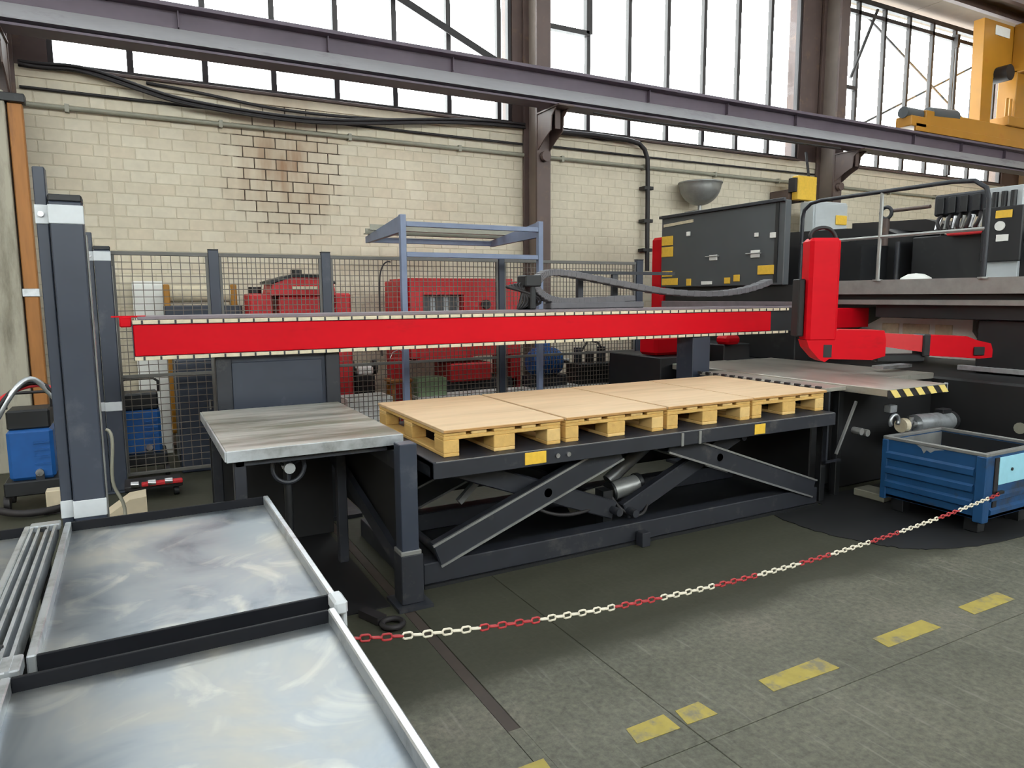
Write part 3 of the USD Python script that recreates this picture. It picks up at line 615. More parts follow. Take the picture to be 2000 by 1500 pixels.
MB().tube(spline([(-.20, 5.3, .86), (-.17, 5.28, .72), (-.18, 5.26, .5), (-.13, 5.24, .36), (-.17, 5.2, .02)], 20), .011, 6).build('tube', M['pipe'], h, smooth=True)
w = thing('wooden_wedge', 'pale wooden wedge box on the floor right of the near sensor post', 'box', (-.17, 5.86, 0))
MB().prism([(-.35, .02), (.01, .02), (.01, .26), (-.10, .25), (-.35, .08)], 'xz', 5.75, 5.98).build('body', M['cardboard'], w); Box(-.37, .03, 5.72, 6.0, 0, .02).build('base_board', M['yellow'], w)
w = thing('wooden_block', 'pale wooden block on the floor under the left blue unit', 'box', (-.64, 6.64, 0))
Box(-.70, -.58, 6.58, 6.70, .03, .19, .006).build('block', M['cardboard'], w)
Box(-.72, -.56, 6.57, 6.71, 0, .03).build('base_board', M['rubber'], w)
w = thing('pallet_jack', 'low dark trolley with pale rollers and a red bar in front of the mesh fence', 'trolley', (.08, 6.8, 0))
Box(-.15, .30, 6.68, 7.0, .08, .12, .006).build('deck', M['rubber'], w); Box(-.02, .30, 6.63, 6.70, .12, .15, .006).build('red_bar', M['red_old'], w)
for k in range(3): MB().cyl((-.10 + k * .13, 6.65, .145), (-.04 + k * .13, 6.65, .145), .028, 10).build('roller', M['steel'], w, smooth=40)
for x in (-.10, .25):
    for y in (6.72, 6.95): MB().cyl((x - .02, y, .04), (x + .02, y, .04), .04, 12).build('wheel', M['black'], w, smooth=40)

# ---------------------------------------------------------------- red loader gantry
g = thing('loader_gantry', 'long red loading beam across the picture on a dark support column', 'loading gantry', (.95, 5.45, 0))
BY = 5.25
Box(.0, 5.94, BY, BY + .30, 1.337, 1.545, .006).build('red_beam', M['red'], g)
Box(6.30, 7.55, BY, BY + .30, 1.337, 1.56, .006).build('red_beam', M['red'], g)
Box(5.94, 6.30, BY + .01, BY + .29, 1.33, 1.60, .004).build('joint_plate', M['black'], g)
Box(.0, 6.2, BY - .006, BY + .05, 1.549, 1.575, .002).build('top_rack', M['cream'], g)
Box(.0, 6.2, BY - .006, BY + .05, 1.309, 1.334, .002).build('bottom_rack', M['cream'], g)
for zc in (1.5475, 1.3355): Box(.0, 6.2, BY + .0, BY + .04, zc - .002, zc + .002).build('rack_edge', M['rubber'], g)
teeth = MB()
for zc in (1.562, 1.3215):
    for k in range(62): teeth.box(.05 + k * .1, .062 + k * .1, BY - .009, BY, zc - .012, zc + .012)
teeth.build('rack_joints', M['frame_dark'], g, kind='stuff')
Box(.03, 6.3, BY + .0, BY + .30, 1.577, 1.60, .003).build('top_cover', M['grey_rail'], g)
MB().box(-.075, -.005, BY + .0, BY + .07, 1.53, 1.60, .008).box(-.12, .08, BY + .01, BY + .05, 1.595, 1.605).build('end_stop', M['red'], g)
Box(-.006, .0, BY, BY + .30, 1.31, 1.56).build('end_plate', M['frame_dark'], g)
sc_ = MB().box(.58, 1.36, 5.34, 5.75, 0, 1.305, .004).build('support_column', M['anthracite'], g)
Box(.60, 1.24, 5.325, 5.34, .06, 1.26, .004).build('column_door', M['anthracite'], sc_)
for x in (.53, 1.30): Box(x - .035, x + .07, 5.31, 5.40, 0, 1.305, .004).build('corner_profile', M['frame_dark'], sc_)
Box(.36, 1.50, 5.28, 5.8, 0, .03).build('foot_plate', M['frame_dark'], g)
Box(4.87, 5.10, 5.26, 5.5, 0, 1.305, .006).build('support_leg', M['anthracite'], g)
Box(4.80, 5.15, 5.22, 5.54, 0, .03).build('foot_plate', M['frame_dark'], g)
# cable carrier lying on the beam: lower run, loop, sagging upper run
Box(3.3, 4.35, 5.38, 5.52, 1.60, 1.66, .01).build('carrier_trough', M['drag'], g)
loop = [(4.25, 1.69), (3.6, 1.67), (3.36, 1.68), (3.23, 1.73), (3.17, 1.80), (3.21, 1.88), (3.33, 1.925), (3.6, 1.905), (4.08, 1.83), (4.7, 1.75), (5.3, 1.73), (5.75, 1.77), (6.1, 1.86)]
lp = spline([(x, 5.45, z) for x, z in loop], 86)
links = MB()
for i in range(len(lp) - 1):
    p, q = lp[i], lp[i + 1]; d = (q - p) / np.linalg.norm(q - p); nrm = np.array([-d[2], 0, d[0]])
    links.bar(p - d * .004, q + d * .004, .12, .062 if i % 2 else .054, nrm, .006)
links.build('cable_carrier', M['drag'], g)
cb = MB()
for k in range(7): cb.tube(spline([(3.12 - .02 * k, 5.45 + .02 * k, 1.86 - .01 * k), (3.05 - .015 * k, 5.44, 1.78), (3.02 + .03 * k, 5.43, 1.70), (2.98 + .02 * k, 5.42 + .02 * k, 1.605)], 12), .014, 5)
cb.build('cables', M['rubber'], g, smooth=True)
MB().box(3.04, 3.2, 5.38, 5.54, 1.80, 1.90, .01).box(3.1, 3.16, 5.4, 5.5, 1.6, 1.9, .01).build('cable_clamp', M['black'], g)
for x in (3.75, 4.15): Box(x - .03, x + .03, 5.58, 5.62, 1.55, 1.92, .003).build('carrier_post', M['frame_dark'], g)
Box(3.4, 4.9, 5.58, 5.61, 1.92, 1.95).build('guide_rail', M['frame_dark'], g)

# loader head with its slanting arm
hx, hy = 5.577, 4.372
ARM = math.radians(-28.3)                                  # the arm stands askew to the beam
AX = np.array([math.cos(ARM), math.sin(ARM), 0]); AN = np.array([-AX[1], AX[0], 0])
ld = thing('sheet_loader', 'tall red loader head with a slanting red arm reaching under the machine deck', 'loader', (hx, hy, 1.1))
def loc_box(mb, a0, a1, n0, n1, z0, z1, c=0.0):
    ctr = np.array([hx, hy, 0]) + AX * (a0 + a1) / 2 + AN * (n0 + n1) / 2 + np.array([0, 0, (z0 + z1) / 2])
    return mb.obox(ctr, (a1 - a0, n1 - n0, z1 - z0), np.array([AX, AN, [0, 0, 1]]), c)
def loc_prism(poly, n0, n1):
    b = MB().prism(poly, 'xz', n0, n1); v = b.v[0]
    b.v[0] = np.array([hx, hy, 0]) + v[:, :1] * AX + v[:, 1:2] * AN + v[:, 2:3] * np.array([0, 0, 1]); return b
loc_box(MB(), -.135, .145, -.07, .14, 1.28, 2.225, .03).build('head_cover', M['red'], ld)
loc_prism([(-.135, 1.30), (.135, 1.30), (.12, 1.16), (.04, 1.10), (-.02, 1.13), (-.11, 1.23)], -.065, .135).build('head_toe', M['red'], ld)
loc_box(MB(), -.20, -.14, .0, .16, 1.33, 1.86, .01).build('carriage', M['black_deep'], ld)
lpz = [(-.10, 2.22), (-.10, 2.27), (-.05, 2.31), (.02, 2.32), (.08, 2.30), (.12, 2.25), (.12, 2.21)]
MB().tube(spline([np.array([hx, hy, z]) + AX * a + AN * .03 for a, z in lpz], 24), .018, 8).build('hose_loop', M['rubber'], ld, smooth=True)
loc_prism([(.10, 1.36), (.16, 1.395), (.58, 1.385), (.60, 1.30), (.60, 1.15), (.48, 1.115), (.10, 1.125), (.02, 1.14)], -.05, .17).build('arm_root', M['red'], ld)
loc_prism([(.56, 1.36), (.98, 1.335), (.98, 1.18), (.56, 1.24)], -.01, .13).build('arm_neck', M['red_old'], ld)
loc_box(MB(), .96, 1.03, -.03, .16, 1.14, 1.345, .01).build('arm_flange', M['black'], ld)
loc_prism([(1.02, 1.34), (1.36, 1.325), (1.45, 1.29), (1.58, 1.26), (1.60, 1.20), (1.60, 1.13), (1.48, 1.12), (1.02, 1.15)], -.03, .15).build('arm_tip', M['red'], ld)
loc_box(MB(), 1.42, 1.52, -.045, -.03, 1.15, 1.23, .005).build('tip_socket', M['black'], ld)
loc_box(MB(), .02, .10, -.068, -.05, 1.14, 1.26, .004).build('bracket', M['rubber'], ld)
loc_box(MB(), .55, 1.0, .0, .12, 1.09, 1.16, .01).build('gripper', M['black'], ld)

# ---------------------------------------------------------------- sheet table left of the lift
t = thing('sheet_table', 'worn bare metal sheet table on dark legs left of the lift table', 'table', (.86, 4.4, 0))
Box(.37, 1.30, 3.715, 5.12, .928, .955, .004).build('table_top', M['table_top'], t)
MB().box(.37, 1.30, 3.705, 3.717, .895, .953, .002).box(.362, .371, 3.71, 5.12, .90, .953, .002).build('front_edge', M['galv'], t)
for x0, x1, y0, y1 in ((.42, 1.26, 3.76, 3.80), (.42, 1.26, 5.0, 5.04), (.42, .46, 3.76, 5.04), (1.22, 1.26, 3.76, 5.04)): Box(x0, x1, y0, y1, .86, .928).build('frame_bar', M['frame_dark'], t)
for x, y in ((.44, 3.80), (.44, 5.0), (1.12, 4.42)): Box(x - .03, x + .03, y - .03, y + .03, 0, .928, .004).build('leg', M['frame_dark'], t)
lg = Box(1.225, 1.325, 3.56, 3.66, .02, .925, .004).build('corner_post', M['anthracite'], t)
Box(1.215, 1.335, 3.55, 3.67, .30, .325, .003).build('post_collar', M['steel_dull'], t)
Box(1.215, 1.345, 3.55, 3.68, .02, .30, .004).build('post_sleeve', M['frame_dark'], t)
Box(1.18, 1.38, 3.50, 3.72, 0, .02).build('foot_plate', M['frame_dark'], t)
Box(1.27, 1.285, 3.70, 5.0, .30, .86).build('side_panel', M['black_deep'], t)
Box(1.24, 1.31, 3.62, 5.0, .76, .86).build('side_rail', M['frame_dark'], t)
MB().bar((1.20, 5.0, .62), (1.26, 3.72, .22), .04, .09).build('diagonal_strut', M['frame_dark'], t)
Box(.40, 1.2, 4.98, 5.0, .02, .86).build('shade_panel', M['black_deep'], t)  # black panel added to darken the space under the table
w = MB().tube([(.70 + .085 * math.cos(a), 3.88, .80 + .085 * math.sin(a)) for a in np.linspace(0, 2 * math.pi, 24, endpoint=False)], .012, 8, True)
for k in range(3): w.cyl((.70, 3.88, .80), (.70 + .085 * math.cos(k * 2.09 + .5), 3.88, .80 + .085 * math.sin(k * 2.09 + .5)), .008, 6)
hw = w.build('handwheel', M['frame_dark'], t, smooth=40)
MB().cyl((.70, 3.84, .80), (.70, 3.93, .80), .03, 12).build('wheel_hub', M['galv'], hw, smooth=40)
MB().cyl((.70, 3.92, .86), (.70, 3.92, .0), .022, 10).build('spindle', M['black'], t, smooth=40)
Box(.2, 1.17, 3.62, 5.1, 0, .006).build('shade_plate', M['black_deep'], t)  # black sheet painting the shade on the floor below the table
t = thing('floor_pedal', 'dark box and pedal on the floor under the sheet table', 'pedal', (.75, 4.5, 0))
Box(.52, .80, 4.35, 4.7, .007, .10, .01).build('case', M['frame_dark'], t); MB().bar((.60, 4.32, .08), (.84, 4.30, .05), .07, .015).build('pedal', M['steel_dull'], t)

# ---------------------------------------------------------------- scissor lift
L = thing('scissor_lift', 'dark steel double scissor lift table carrying the wooden pallets', 'lift table', (3.1, 4.3, 0))
X0, X1, Y0, Y1 = 1.44, 4.86, 3.62, 4.98
Box(X0, X1, Y0, Y1, .755, .79, .003).build('platform', M['frame_dark'], L)
fb = Box(X0, X1, Y0 - .006, Y0 + .05, .69, .785, .004).build('front_beam', M['frame_dark'], L)
Box(X0, X1, Y1 - .05, Y1, .69, .785, .004).build('back_beam', M['frame_dark'], L)
for x in (X0, X1 - .05): Box(x, x + .05, Y0, Y1, .69, .785, .004).build('side_beam', M['frame_dark'], L)
Box(X0 + .02, X1 - .02, Y0 - .001, Y0 + .006, .776, .7895).build('edge_strip', M['steel_dull'], L)
for x0, x1, z0 in ((2.03, 2.18, .705), (3.96, 4.07, .70)): Box(x0, x1, Y0 - .012, Y0 - .006, z0, z0 + .075, .002).build('warning_label', M['yellow'], fb, label='small yellow warning label')
for x in (2.26, 2.34): MB().cyl((x, Y0 - .006, .74), (x, Y0 - .02, .74), .015, 10).build('bolt', M['steel'], fb, smooth=40)
for x in (3.26, 3.42): Box(x, x + .02, Y0 - .014, Y0 - .006, .69, .78).build('stop_plate', M['steel_dull'], fb)
for y in (3.80, 4.72):
    Box(X0 - .02, X1, y - .05, y + .08, .02, .15, .006).build('base_beam', M['frame_dark'], L)
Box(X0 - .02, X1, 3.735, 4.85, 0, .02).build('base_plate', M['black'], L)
Box(X0 - .08, X0 - .02, 3.76, 4.85, 0, .13, .004).build('end_beam', M['frame_dark'], L)
for y, w in ((3.79, .07), (4.72, .07)):
    for a, b in (((1.50, .19), (2.84, .69)), ((3.28, .69), (4.80, .15))):
        MB().bar((a[0], y - .02, a[1]), (b[0], y - .02, b[1]), w, .155, (0, 0, 1), .008).build('outer_arm', M['frame_dark'], L)
        m = MB()
        for s_ in (-.07, .07):
            dx, dz = b[0] - a[0], b[1] - a[1]; q = math.hypot(dx, dz); ox, oz = -dz / q * s_, dx / q * s_
            m.bar((a[0] + ox, y - .058, a[1] + oz), (b[0] + ox, y - .058, b[1] + oz), .012, .014, (0, 0, 1))
        m.build('arm_edge', M['steel_dull'], L)
    for a, b in (((1.66, .69), (2.88, .23)), ((2.98, .20), (4.05, .66))):
        MB().bar((a[0], y + .09, a[1]), (b[0], y + .09, b[1]), w, .13, (0, 0, 1), .008).build('inner_arm', M['frame_dark'], L)
for x, z in ((2.27, .47), (3.75, .53)): MB().cyl((x, 3.735, z), (x, 4.8, z), .03, 14).build('pivot_shaft', M['steel_dull'], L, smooth=40)
for x, z in ((1.68, .68), (2.82, .68), (3.3, .68), (4.02, .65), (1.53, .20), (2.86, .24), (3.0, .21), (4.76, .17)): MB().cyl((x, 3.76, z), (x, 4.82, z), .028, 12).build('cross_shaft', M['frame_dark'], L, smooth=40)
mo = MB().cyl((3.0, 4.05, .30), (3.22, 4.05, .33), .07, 18).build('motor', M['steel_dull'], L, smooth=40)
MB().cyl((2.98, 4.05, .298), (3.0, 4.05, .30), .076, 18).build('end_bell', M['black'], mo, smooth=40)
MB().cyl((3.22, 4.05, .33), (3.25, 4.05, .335), .076, 18).build('end_bell', M['black'], mo, smooth=40)
MB().cyl((2.7, 4.12, .22), (3.0, 4.12, .26), .07, 16).build('pump_tank', M['pipe'], L, smooth=40)
MB().bar((1.85, 4.2, .35), (2.1, 4.2, .58), .04, .04).build('gas_strut', M['steel_dull'], L)
MB().cyl((3.15, 4.3, .30), (3.55, 4.3, .56), .05, 14).build('hydraulic_cylinder', M['steel_dull'], L, smooth=40)
MB().cyl((3.5, 4.3, .53), (3.8, 4.3, .70), .028, 12).build('piston_rod', M['steel'], L, smooth=40)
MB().bar((3.05, 4.35, .50), (3.55, 4.35, .53), .05, .05).build('guide_bar', M['pipe'], L)
MB().tube(spline([(2.2, 3.9, .40), (2.35, 3.86, .29), (2.55, 3.84, .26), (2.75, 3.88, .27), (2.95, 3.98, .24)], 24), .013, 7).build('hose', M['rubber'], L, smooth=True)
MB().tube(spline([(2.9, 3.95, .34), (2.98, 3.85, .2), (3.1, 3.82, .18), (3.2, 3.9, .28)], 20), .012, 7).build('hose', M['rubber'], L, smooth=True)
Box(2.82, 2.9, 3.9, 4.0, .10, .36).build('valve_block', M['black'], L)
Box(2.98, 3.05, 3.66, 3.735, 0, .10, .004).build('floor_bracket', M['frame_dark'], L)

Box(X0 + .2, X1 - .1, 4.90, 4.915, .22, .70).build('shade_skirt', M['black_deep'], L)  # added black panel, stands in for the shade behind the scissor arms
# four pallets
pal = None
def pallet(x, y, z, label):
    t = thing('wooden_pallet', label, 'pallet', (x, y, z), group='pallets on the lift table')
    def bd(name, a0, a1, b0, b1, c0, c1, k): Box(x + a0, x + a1, y + b0, y + b1, z + c0, z + c1, .004).build(name, M['pallet_wood_b' if k else 'pallet_wood'], t)
    for k, (a, w) in enumerate(((0, .1), (.3275, .145), (.70, .1))): bd('bottom_board', a, a + w, 0, 1.2, 0, .022, k == 1)
    for a, w in ((0, .1), (.3275, .145), (.70, .1)):
        for b in (0, .5275, 1.055): bd('block', a, a + w, b, b + .145, .022, .10, a > .5)
    for b in (0, .5275, 1.055): bd('stringer_board', 0, .8, b, b + .145, .10, .122, b > .5)
    for k, (a, w) in enumerate(((0, .145), (.18, .1), (.3275, .145), (.52, .1), (.655, .145))): bd('deck_board', a, a + w, 0, 1.2, .122, .144, k % 2)
    return t
PX = (1.54, 2.385, 3.228, 4.065)
names = ('at the left end of the lift table, next to the sheet table', 'second from the left on the lift table, right of the leftmost one', 'third from the left on the lift table', 'at the right end of the lift table, against the silver table')
for k, x in enumerate(PX):
    l = 'yellowish wooden pallet ' + names[k]
    if k == 0: pal = pallet(x, 3.70, .79, l)
    else: copy_of(pal, (x, 3.70 + .012 * k, .79), l)
for k, x in enumerate(PX):
    sh = thing('wooden_sheet', 'smooth pale wooden sheet ' + ('on the leftmost pallet', 'on the second pallet from the left', 'on the third pallet from the left', 'on the rightmost pallet')[k], 'board', (x + .4, 4.3, .934), group='sheets on the pallets')
    y = 3.685 + .012 * k
    Box(x - .005, x + .812, y, y + 1.225, .935, .955, .003).build('sheet', M['ply'], sh)
    Box(x - .004, x + .811, y - .002, y + .003, .937, .950).build('front_edge', M['ply_edge'], sh)

# ---------------------------------------------------------------- silver table of the machine
t = thing('silver_table', 'silver machine table with yellow-black hazard stripes on its front edge', 'table', (5.4, 4.5, 0))
Box(5.17, 5.95, 3.40, 5.9, .915, .975, .004).build('table_top', M['silver_top'], t)
Box(4.91, 5.17, 3.76, 5.2, .93, .962, .003).build('side_apron', M['silver_top'], t)
Box(5.95, 6.7, 3.95, 5.9, .915, .97, .004).build('wing', M['silver_top'], t)
for k in range(14): Box(4.895, 4.925, 3.80 + k * .105, 3.85 + k * .105, .945, .972, .003).build('edge_tooth', M['rubber'], t)
hz = Box(5.17, 5.95, 3.392, 3.40, .905, .968).build('hazard_strip', M['rubber'], t)
for k in range(5):
    a = 5.18 + k * .16
    MB().prism([(a + .07, .905), (a + .15, .905), (a + .085, .968), (a + .005, .968)], 'xz', 3.387, 3.392).build('hazard_stripe', M['hazard_yellow'], hz)
Box(5.95, 5.965, 3.39, 3.42, .90, .98, .003).build('corner_cap', M['galv'], t)
for x, y in ((4.97, 3.82), (5.24, 3.88)): Box(x - .03, x + .03, y - .03, y + .03, 0, .92, .004).build('leg', M['black'], t)
MB().box(4.93, 4.95, 3.74, 3.78, .35, .93).box(4.93, 5.12, 3.74, 3.76, .34, .36).build('hanging_frame', M['frame_dark'], t)
MB().bar((5.22, 3.7, .84), (5.0, 3.7, .42), .018, .018, (0, 1, 0)).build('lever', M['steel_dull'], t)
Box(5.0, 5.27, 3.95, 4.9, .08, .9, .01).build('drive_box', M['black_deep'], t)
cy = MB().cyl((5.90, 3.62, .60), (6.40, 3.62, .585), .082, 20).build('cylinder', M['galv'], t, smooth=40)
MB().cyl((6.40, 3.62, .585), (6.44, 3.62, .585), .088, 20).build('cylinder_cap', M['black'], cy, smooth=40)
MB().cyl((6.44, 3.62, .585), (6.50, 3.62, .585), .04, 10).build('port', M['steel_dull'], cy, smooth=40)
Box(6.25, 6.38, 3.58, 3.66, .66, .70, .004).build('valve', M['black'], t)
MB().cyl((5.74, 3.60, .61), (5.90, 3.62, .60), .035, 12).cyl((5.78, 3.58, .54), (5.78, 3.58, .68), .025, 10).build('coupling', M['steel'], t, smooth=40)
MB().cyl((5.68, 3.60, .61), (5.74, 3.60, .61), .06, 14).build('coupling_ring', M['cream'], t, smooth=40)
MB().tube([(5.56 + .055 * math.cos(a), 3.58, .66 + .055 * math.sin(a)) for a in np.linspace(-.6, 3.8, 14)], .016, 8).build('hose', M['galv'], t, smooth=True)
Box(5.47, 5.56, 3.56, 3.62, .74, .80, .004).build('gauge_block', M['galv'], t)
MB().cyl((5.2, 3.7, .60), (5.2, 3.62, .60), .03, 10).cyl((5.28, 3.7, .58), (5.28, 3.62, .58), .03, 10).build('fitting', M['steel_dull'], t, smooth=40)

# ---------------------------------------------------------------- punching machine
m = thing('punch_press', 'big dark grey punching machine with a railed deck on the right', 'machine', (7.8, 5.2, 0))
Box(6.75, 9.6, 2.2, 8.0, .0, .93, .02).build('base', M['black_deep'], m)
Box(5.3, 6.75, 3.98, 7.1, .0, .90, .02).build('table_base', M['black_deep'], m)  # black block carried on under the silver table to fill in its shade
uf = Box(6.8, 6.90, 5.86, 8.05, 1.83, 2.82, .008).build('upper_frame', M['cabinet'], m)
Box(6.79, 6.80, 5.95, 6.0, 1.86, 2.8).build('panel_seam', M['black'], uf)
Box(6.76, 6.80, 5.86, 8.07, 2.80, 2.84, .004).build('top_trim', M['frame_dark'], uf)
MB().prism([(7.40, 2.70), (8.0, 2.68), (8.0, 2.72), (7.40, 2.74)], 'yz', 6.79, 6.80).build('name_strip', M['cream'], uf)
for y0, y1, z0, z1 in ((7.80, 8.03, 2.42, 2.55), (7.79, 8.03, 2.26, 2.40), (7.80, 8.01, 1.98, 2.06), (7.68, 8.01, 1.86, 1.955), (7.41, 7.50, 1.845, 1.94), (6.69, 6.79, 1.86, 1.94), (6.53, 6.63, 1.885, 1.97), (5.99, 6.24, 1.96, 2.07)):
    Box(6.785, 6.80, y0, y1, z0, z1, .003).build('yellow_label', M['yellow'], uf, label='yellow warning label')
for y0, y1, z0, z1 in ((7.01, 7.21, 1.855, 1.90), (5.98, 6.07, 2.39, 2.455), (6.93, 7.07, 2.17, 2.24), (6.22, 6.36, 2.17, 2.26), (6.25, 6.31, 2.42, 2.47), (7.45, 7.52, 2.52, 2.58)):
    Box(6.785, 6.80, y0, y1, z0, z1, .003).build('white_label', M['white'], uf, label='small white label')
for y in (7.0, 6.3):
    MB().tube([(6.79, y + .1, 2.22), (6.75, y + .1, 2.22), (6.75, y - .1, 2.22), (6.79, y - .1, 2.22)], .01, 6).build('panel_handle', M['steel_dull'], uf)
Box(6.85, 9.5, 5.6, 8.0, 1.62, 1.83).build('frame_gap', M['black_deep'], m)
Box(6.82, 9.5, 5.6, 8.05, 1.55, 1.635, .004).build('lower_rail', M['grey_rail'], m)
Box(6.86, 9.5, 5.7, 8.0, .93, 1.55, .01).build('back_pillar', M['black'], m)
for y0, y1, z0, z1 in ((8.1, 8.36, 1.98, 2.56),): Box(6.86, 7.1, y0, y1, 0.4, z1, .04).build('red_column', M['red'], m)
Box(5.10, 5.52, 6.1, 6.4, 1.05, 1.26, .03).build('red_cover', M['red'], m)
Box(5.56, 5.80, 6.1, 6.4, 1.05, 1.28, .03).build('red_cover', M['red'], m)
Box(5.05, 5.6, 5.95, 6.9, 0, 1.04, .01).build('cover_base', M['black'], m)
Box(5.98, 6.2, 5.9, 6.1, 1.15, 1.25, .03).build('red_cap', M['red'], m)
Box(5.98, 6.4, 5.95, 6.9, .90, 1.15, .01).build('cap_base', M['black'], m)
MB().prism([(8.0, 1.83), (5.5, 1.83), (5.5, 2.30), (8.0, 2.36)], 'yz', 7.7, 9.4).build('rear_body', M['black'], m)
# deck
Box(7.2, 9.6, 2.2, 5.86, 1.72, 1.86, .006).build('deck', M['steel_dull'], m)
Box(7.19, 7.2, 2.2, 5.8, 1.715, 1.87).build('deck_fascia', M['steel_dull'], m)
Box(7.26, 9.6, 2.2, 5.86, 1.64, 1.72).build('deck_gap', M['black_deep'], m)
Box(7.22, 7.4, 2.2, 5.86, 1.60, 1.655, .004).build('deck_rail', M['steel_dull'], m)
Box(7.30, 9.6, 2.2, 5.0, 1.46, 1.61, .006).build('throat_beam', M['black'], m)
Box(7.36, 9.6, 2.2, 3.95, .93, 1.47, .02).build('front_box', M['black'], m)
MB().prism([(5.2, 1.46), (4.2, 1.46), (4.2, 1.32), (3.98, 1.02), (5.7, 1.02), (5.7, 1.2)], 'yz', 7.75, 8.1).build('bright_backdrop', M['white'], m)  # white block added for the bright background beyond the throat
for y0, y1 in ((4.75, 5.05), (5.1, 5.3), (4.5, 4.68)): Box(7.73, 7.75, y0 - .1, y1 - .1, 1.22, 1.38, .003).build('backdrop_plate', M['cream'], m)
Box(7.34, 7.40, 2.8, 4.1, .95, 1.0, .004).build('clamp_bar', M['galv'], m)
Box(6.3, 6.75, 4.2, 4.32, 1.0, 1.03).build('clamp_tip', M['galv'], m)
MB().cyl((7.0, 3.2, .55), (6.74, 3.2, .55), .05, 12).build('lamp_knob', M['pipe'], m, smooth=40)
# on the deck
Box(8.2, 9.6, 2.3, 5.2, 1.86, 2.38, .015).build('hydraulic_tank', M['black'], m)
MB().prism([(7.9, 1.86), (5.35, 1.86), (5.35, 2.42), (5.6, 2.52), (6.1, 2.56), (7.9, 2.60)], 'yz', 8.2, 9.4).build('drive_shroud', M['black'], m)
MB().prism([(6.3, 2.58), (5.0, 2.44), (4.95, 2.50), (5.3, 2.62), (6.3, 2.66)], 'yz', 8.6, 9.4).build('shroud_top', M['rubber'], m)
vm = Box(8.25, 8.7, 4.42, 5.0, 2.6, 2.84, .02).build('valve_manifold', M['frame_dark'], m)
for k in range(4): Box(8.22, 8.25, 4.48 + k * .13, 4.56 + k * .13, 2.62, 2.80, .004).build('valve_cover', M['black'], vm)
for k in range(6): MB().cyl((8.22, 4.48 + k * .09, 2.44), (8.26, 4.47 + k * .09, 2.58), .022 + .008 * (k % 2), 10).build('pipe_fitting', M['steel' if k % 2 else 'steel_dull'], m, smooth=40)
for k in range(5):
    MB().tube(spline([(8.28, 4.5 + k * .1, 2.62), (8.18, 4.46 + k * .11, 2.5), (8.2, 4.5 + k * .09, 2.42), (8.3, 4.45 + k * .12, 2.37)], 14), .02, 7).build('hose', M['rubber'], m, smooth=True)
MB().tube([(8.2, 5.55 + .07 * math.cos(a), 2.70 + .07 * math.sin(a)) for a in np.linspace(0, 2 * math.pi, 18, endpoint=False)], .022, 8, True).build('ring', M['frame_dark'], m, smooth=True)
MB().cyl((8.2, 5.55, 1.9), (8.2, 5.55, 2.63), .045, 12).build('pillar', M['steel_brown'], m, smooth=40)
MB().cyl((8.22, 5.48, 2.72), (8.22, 5.02, 2.72), .022, 8).build('pressure_pipe', M['steel_brown'], m, smooth=40)
MB().cyl((8.16, 5.35, 1.88), (8.16, 5.35, 2.34), .03, 10).build('standpipe', M['frame_dark'], m, smooth=40)
MB().lathe([(.001, 1.862), (.16, 1.862), (.15, 1.89), (.08, 1.93), (.001, 1.94)], (7.55, 4.72, 0), 16).build('rag', M['white'], m, smooth=60)
Box(8.1, 8.24, 4.35, 4.75, 2.36, 2.42, .01).build('red_hose_cover', M['red_old'], m)
# control panel standing on the deck at the right edge
Box(8.15, 8.2, 4.02, 4.36, 1.86, 2.83, .006).build('panel_board', M['grey_panel'], m)
for k in range(3): MB().cyl((8.14, 4.10 + k * .09, 2.78), (8.14, 4.10 + k * .09, 2.62), .03, 10).build('switch_unit', M['black'], m, smooth=40)
pc = Box(8.10, 8.15, 3.98, 4.38, 2.05, 2.62, .01).build('panel_case', M['black'], m)
Box(8.09, 8.10, 4.08, 4.24, 2.50, 2.58, .002).build('yellow_label', M['yellow'], pc, label='pale yellow label')
MB().cyl((8.10, 4.19, 2.42), (8.085, 4.19, 2.42), .05, 16).build('dial', M['white'], pc, smooth=40)
Box(8.09, 8.10, 4.10, 4.22, 2.26, 2.33, .002).build('white_label', M['white'], pc, label='white label')
# rail round the deck
RX = 7.2
rail = [(RX, 5.95, 1.86), (RX, 5.95, 2.62), (RX, 5.93, 2.72), (RX, 5.84, 2.79), (RX, 5.70, 2.81), (RX, 4.20, 2.81), (RX, 3.98, 2.79), (RX, 3.87, 2.71), (RX, 3.84, 2.60), (RX, 3.84, 1.86)]
MB().tube(rail, .022, 10).build('guard_rail', M['frame_dark'], m, smooth=40)
MB().cyl((RX, 5.95, 2.33), (RX, 3.84, 2.33), .018, 8).build('middle_rail', M['steel_dull'], m, smooth=40)
MB().cyl((RX, 4.93, 2.81), (RX, 4.93, 1.86), .02, 8).build('rail_post', M['steel_dull'], m, smooth=40)
for y in (5.95, 4.93, 3.84): MB().cyl((RX, y, 1.86), (RX, y, 1.875), .05, 12).build('rail_flange', M['steel_dull'], m, smooth=40)

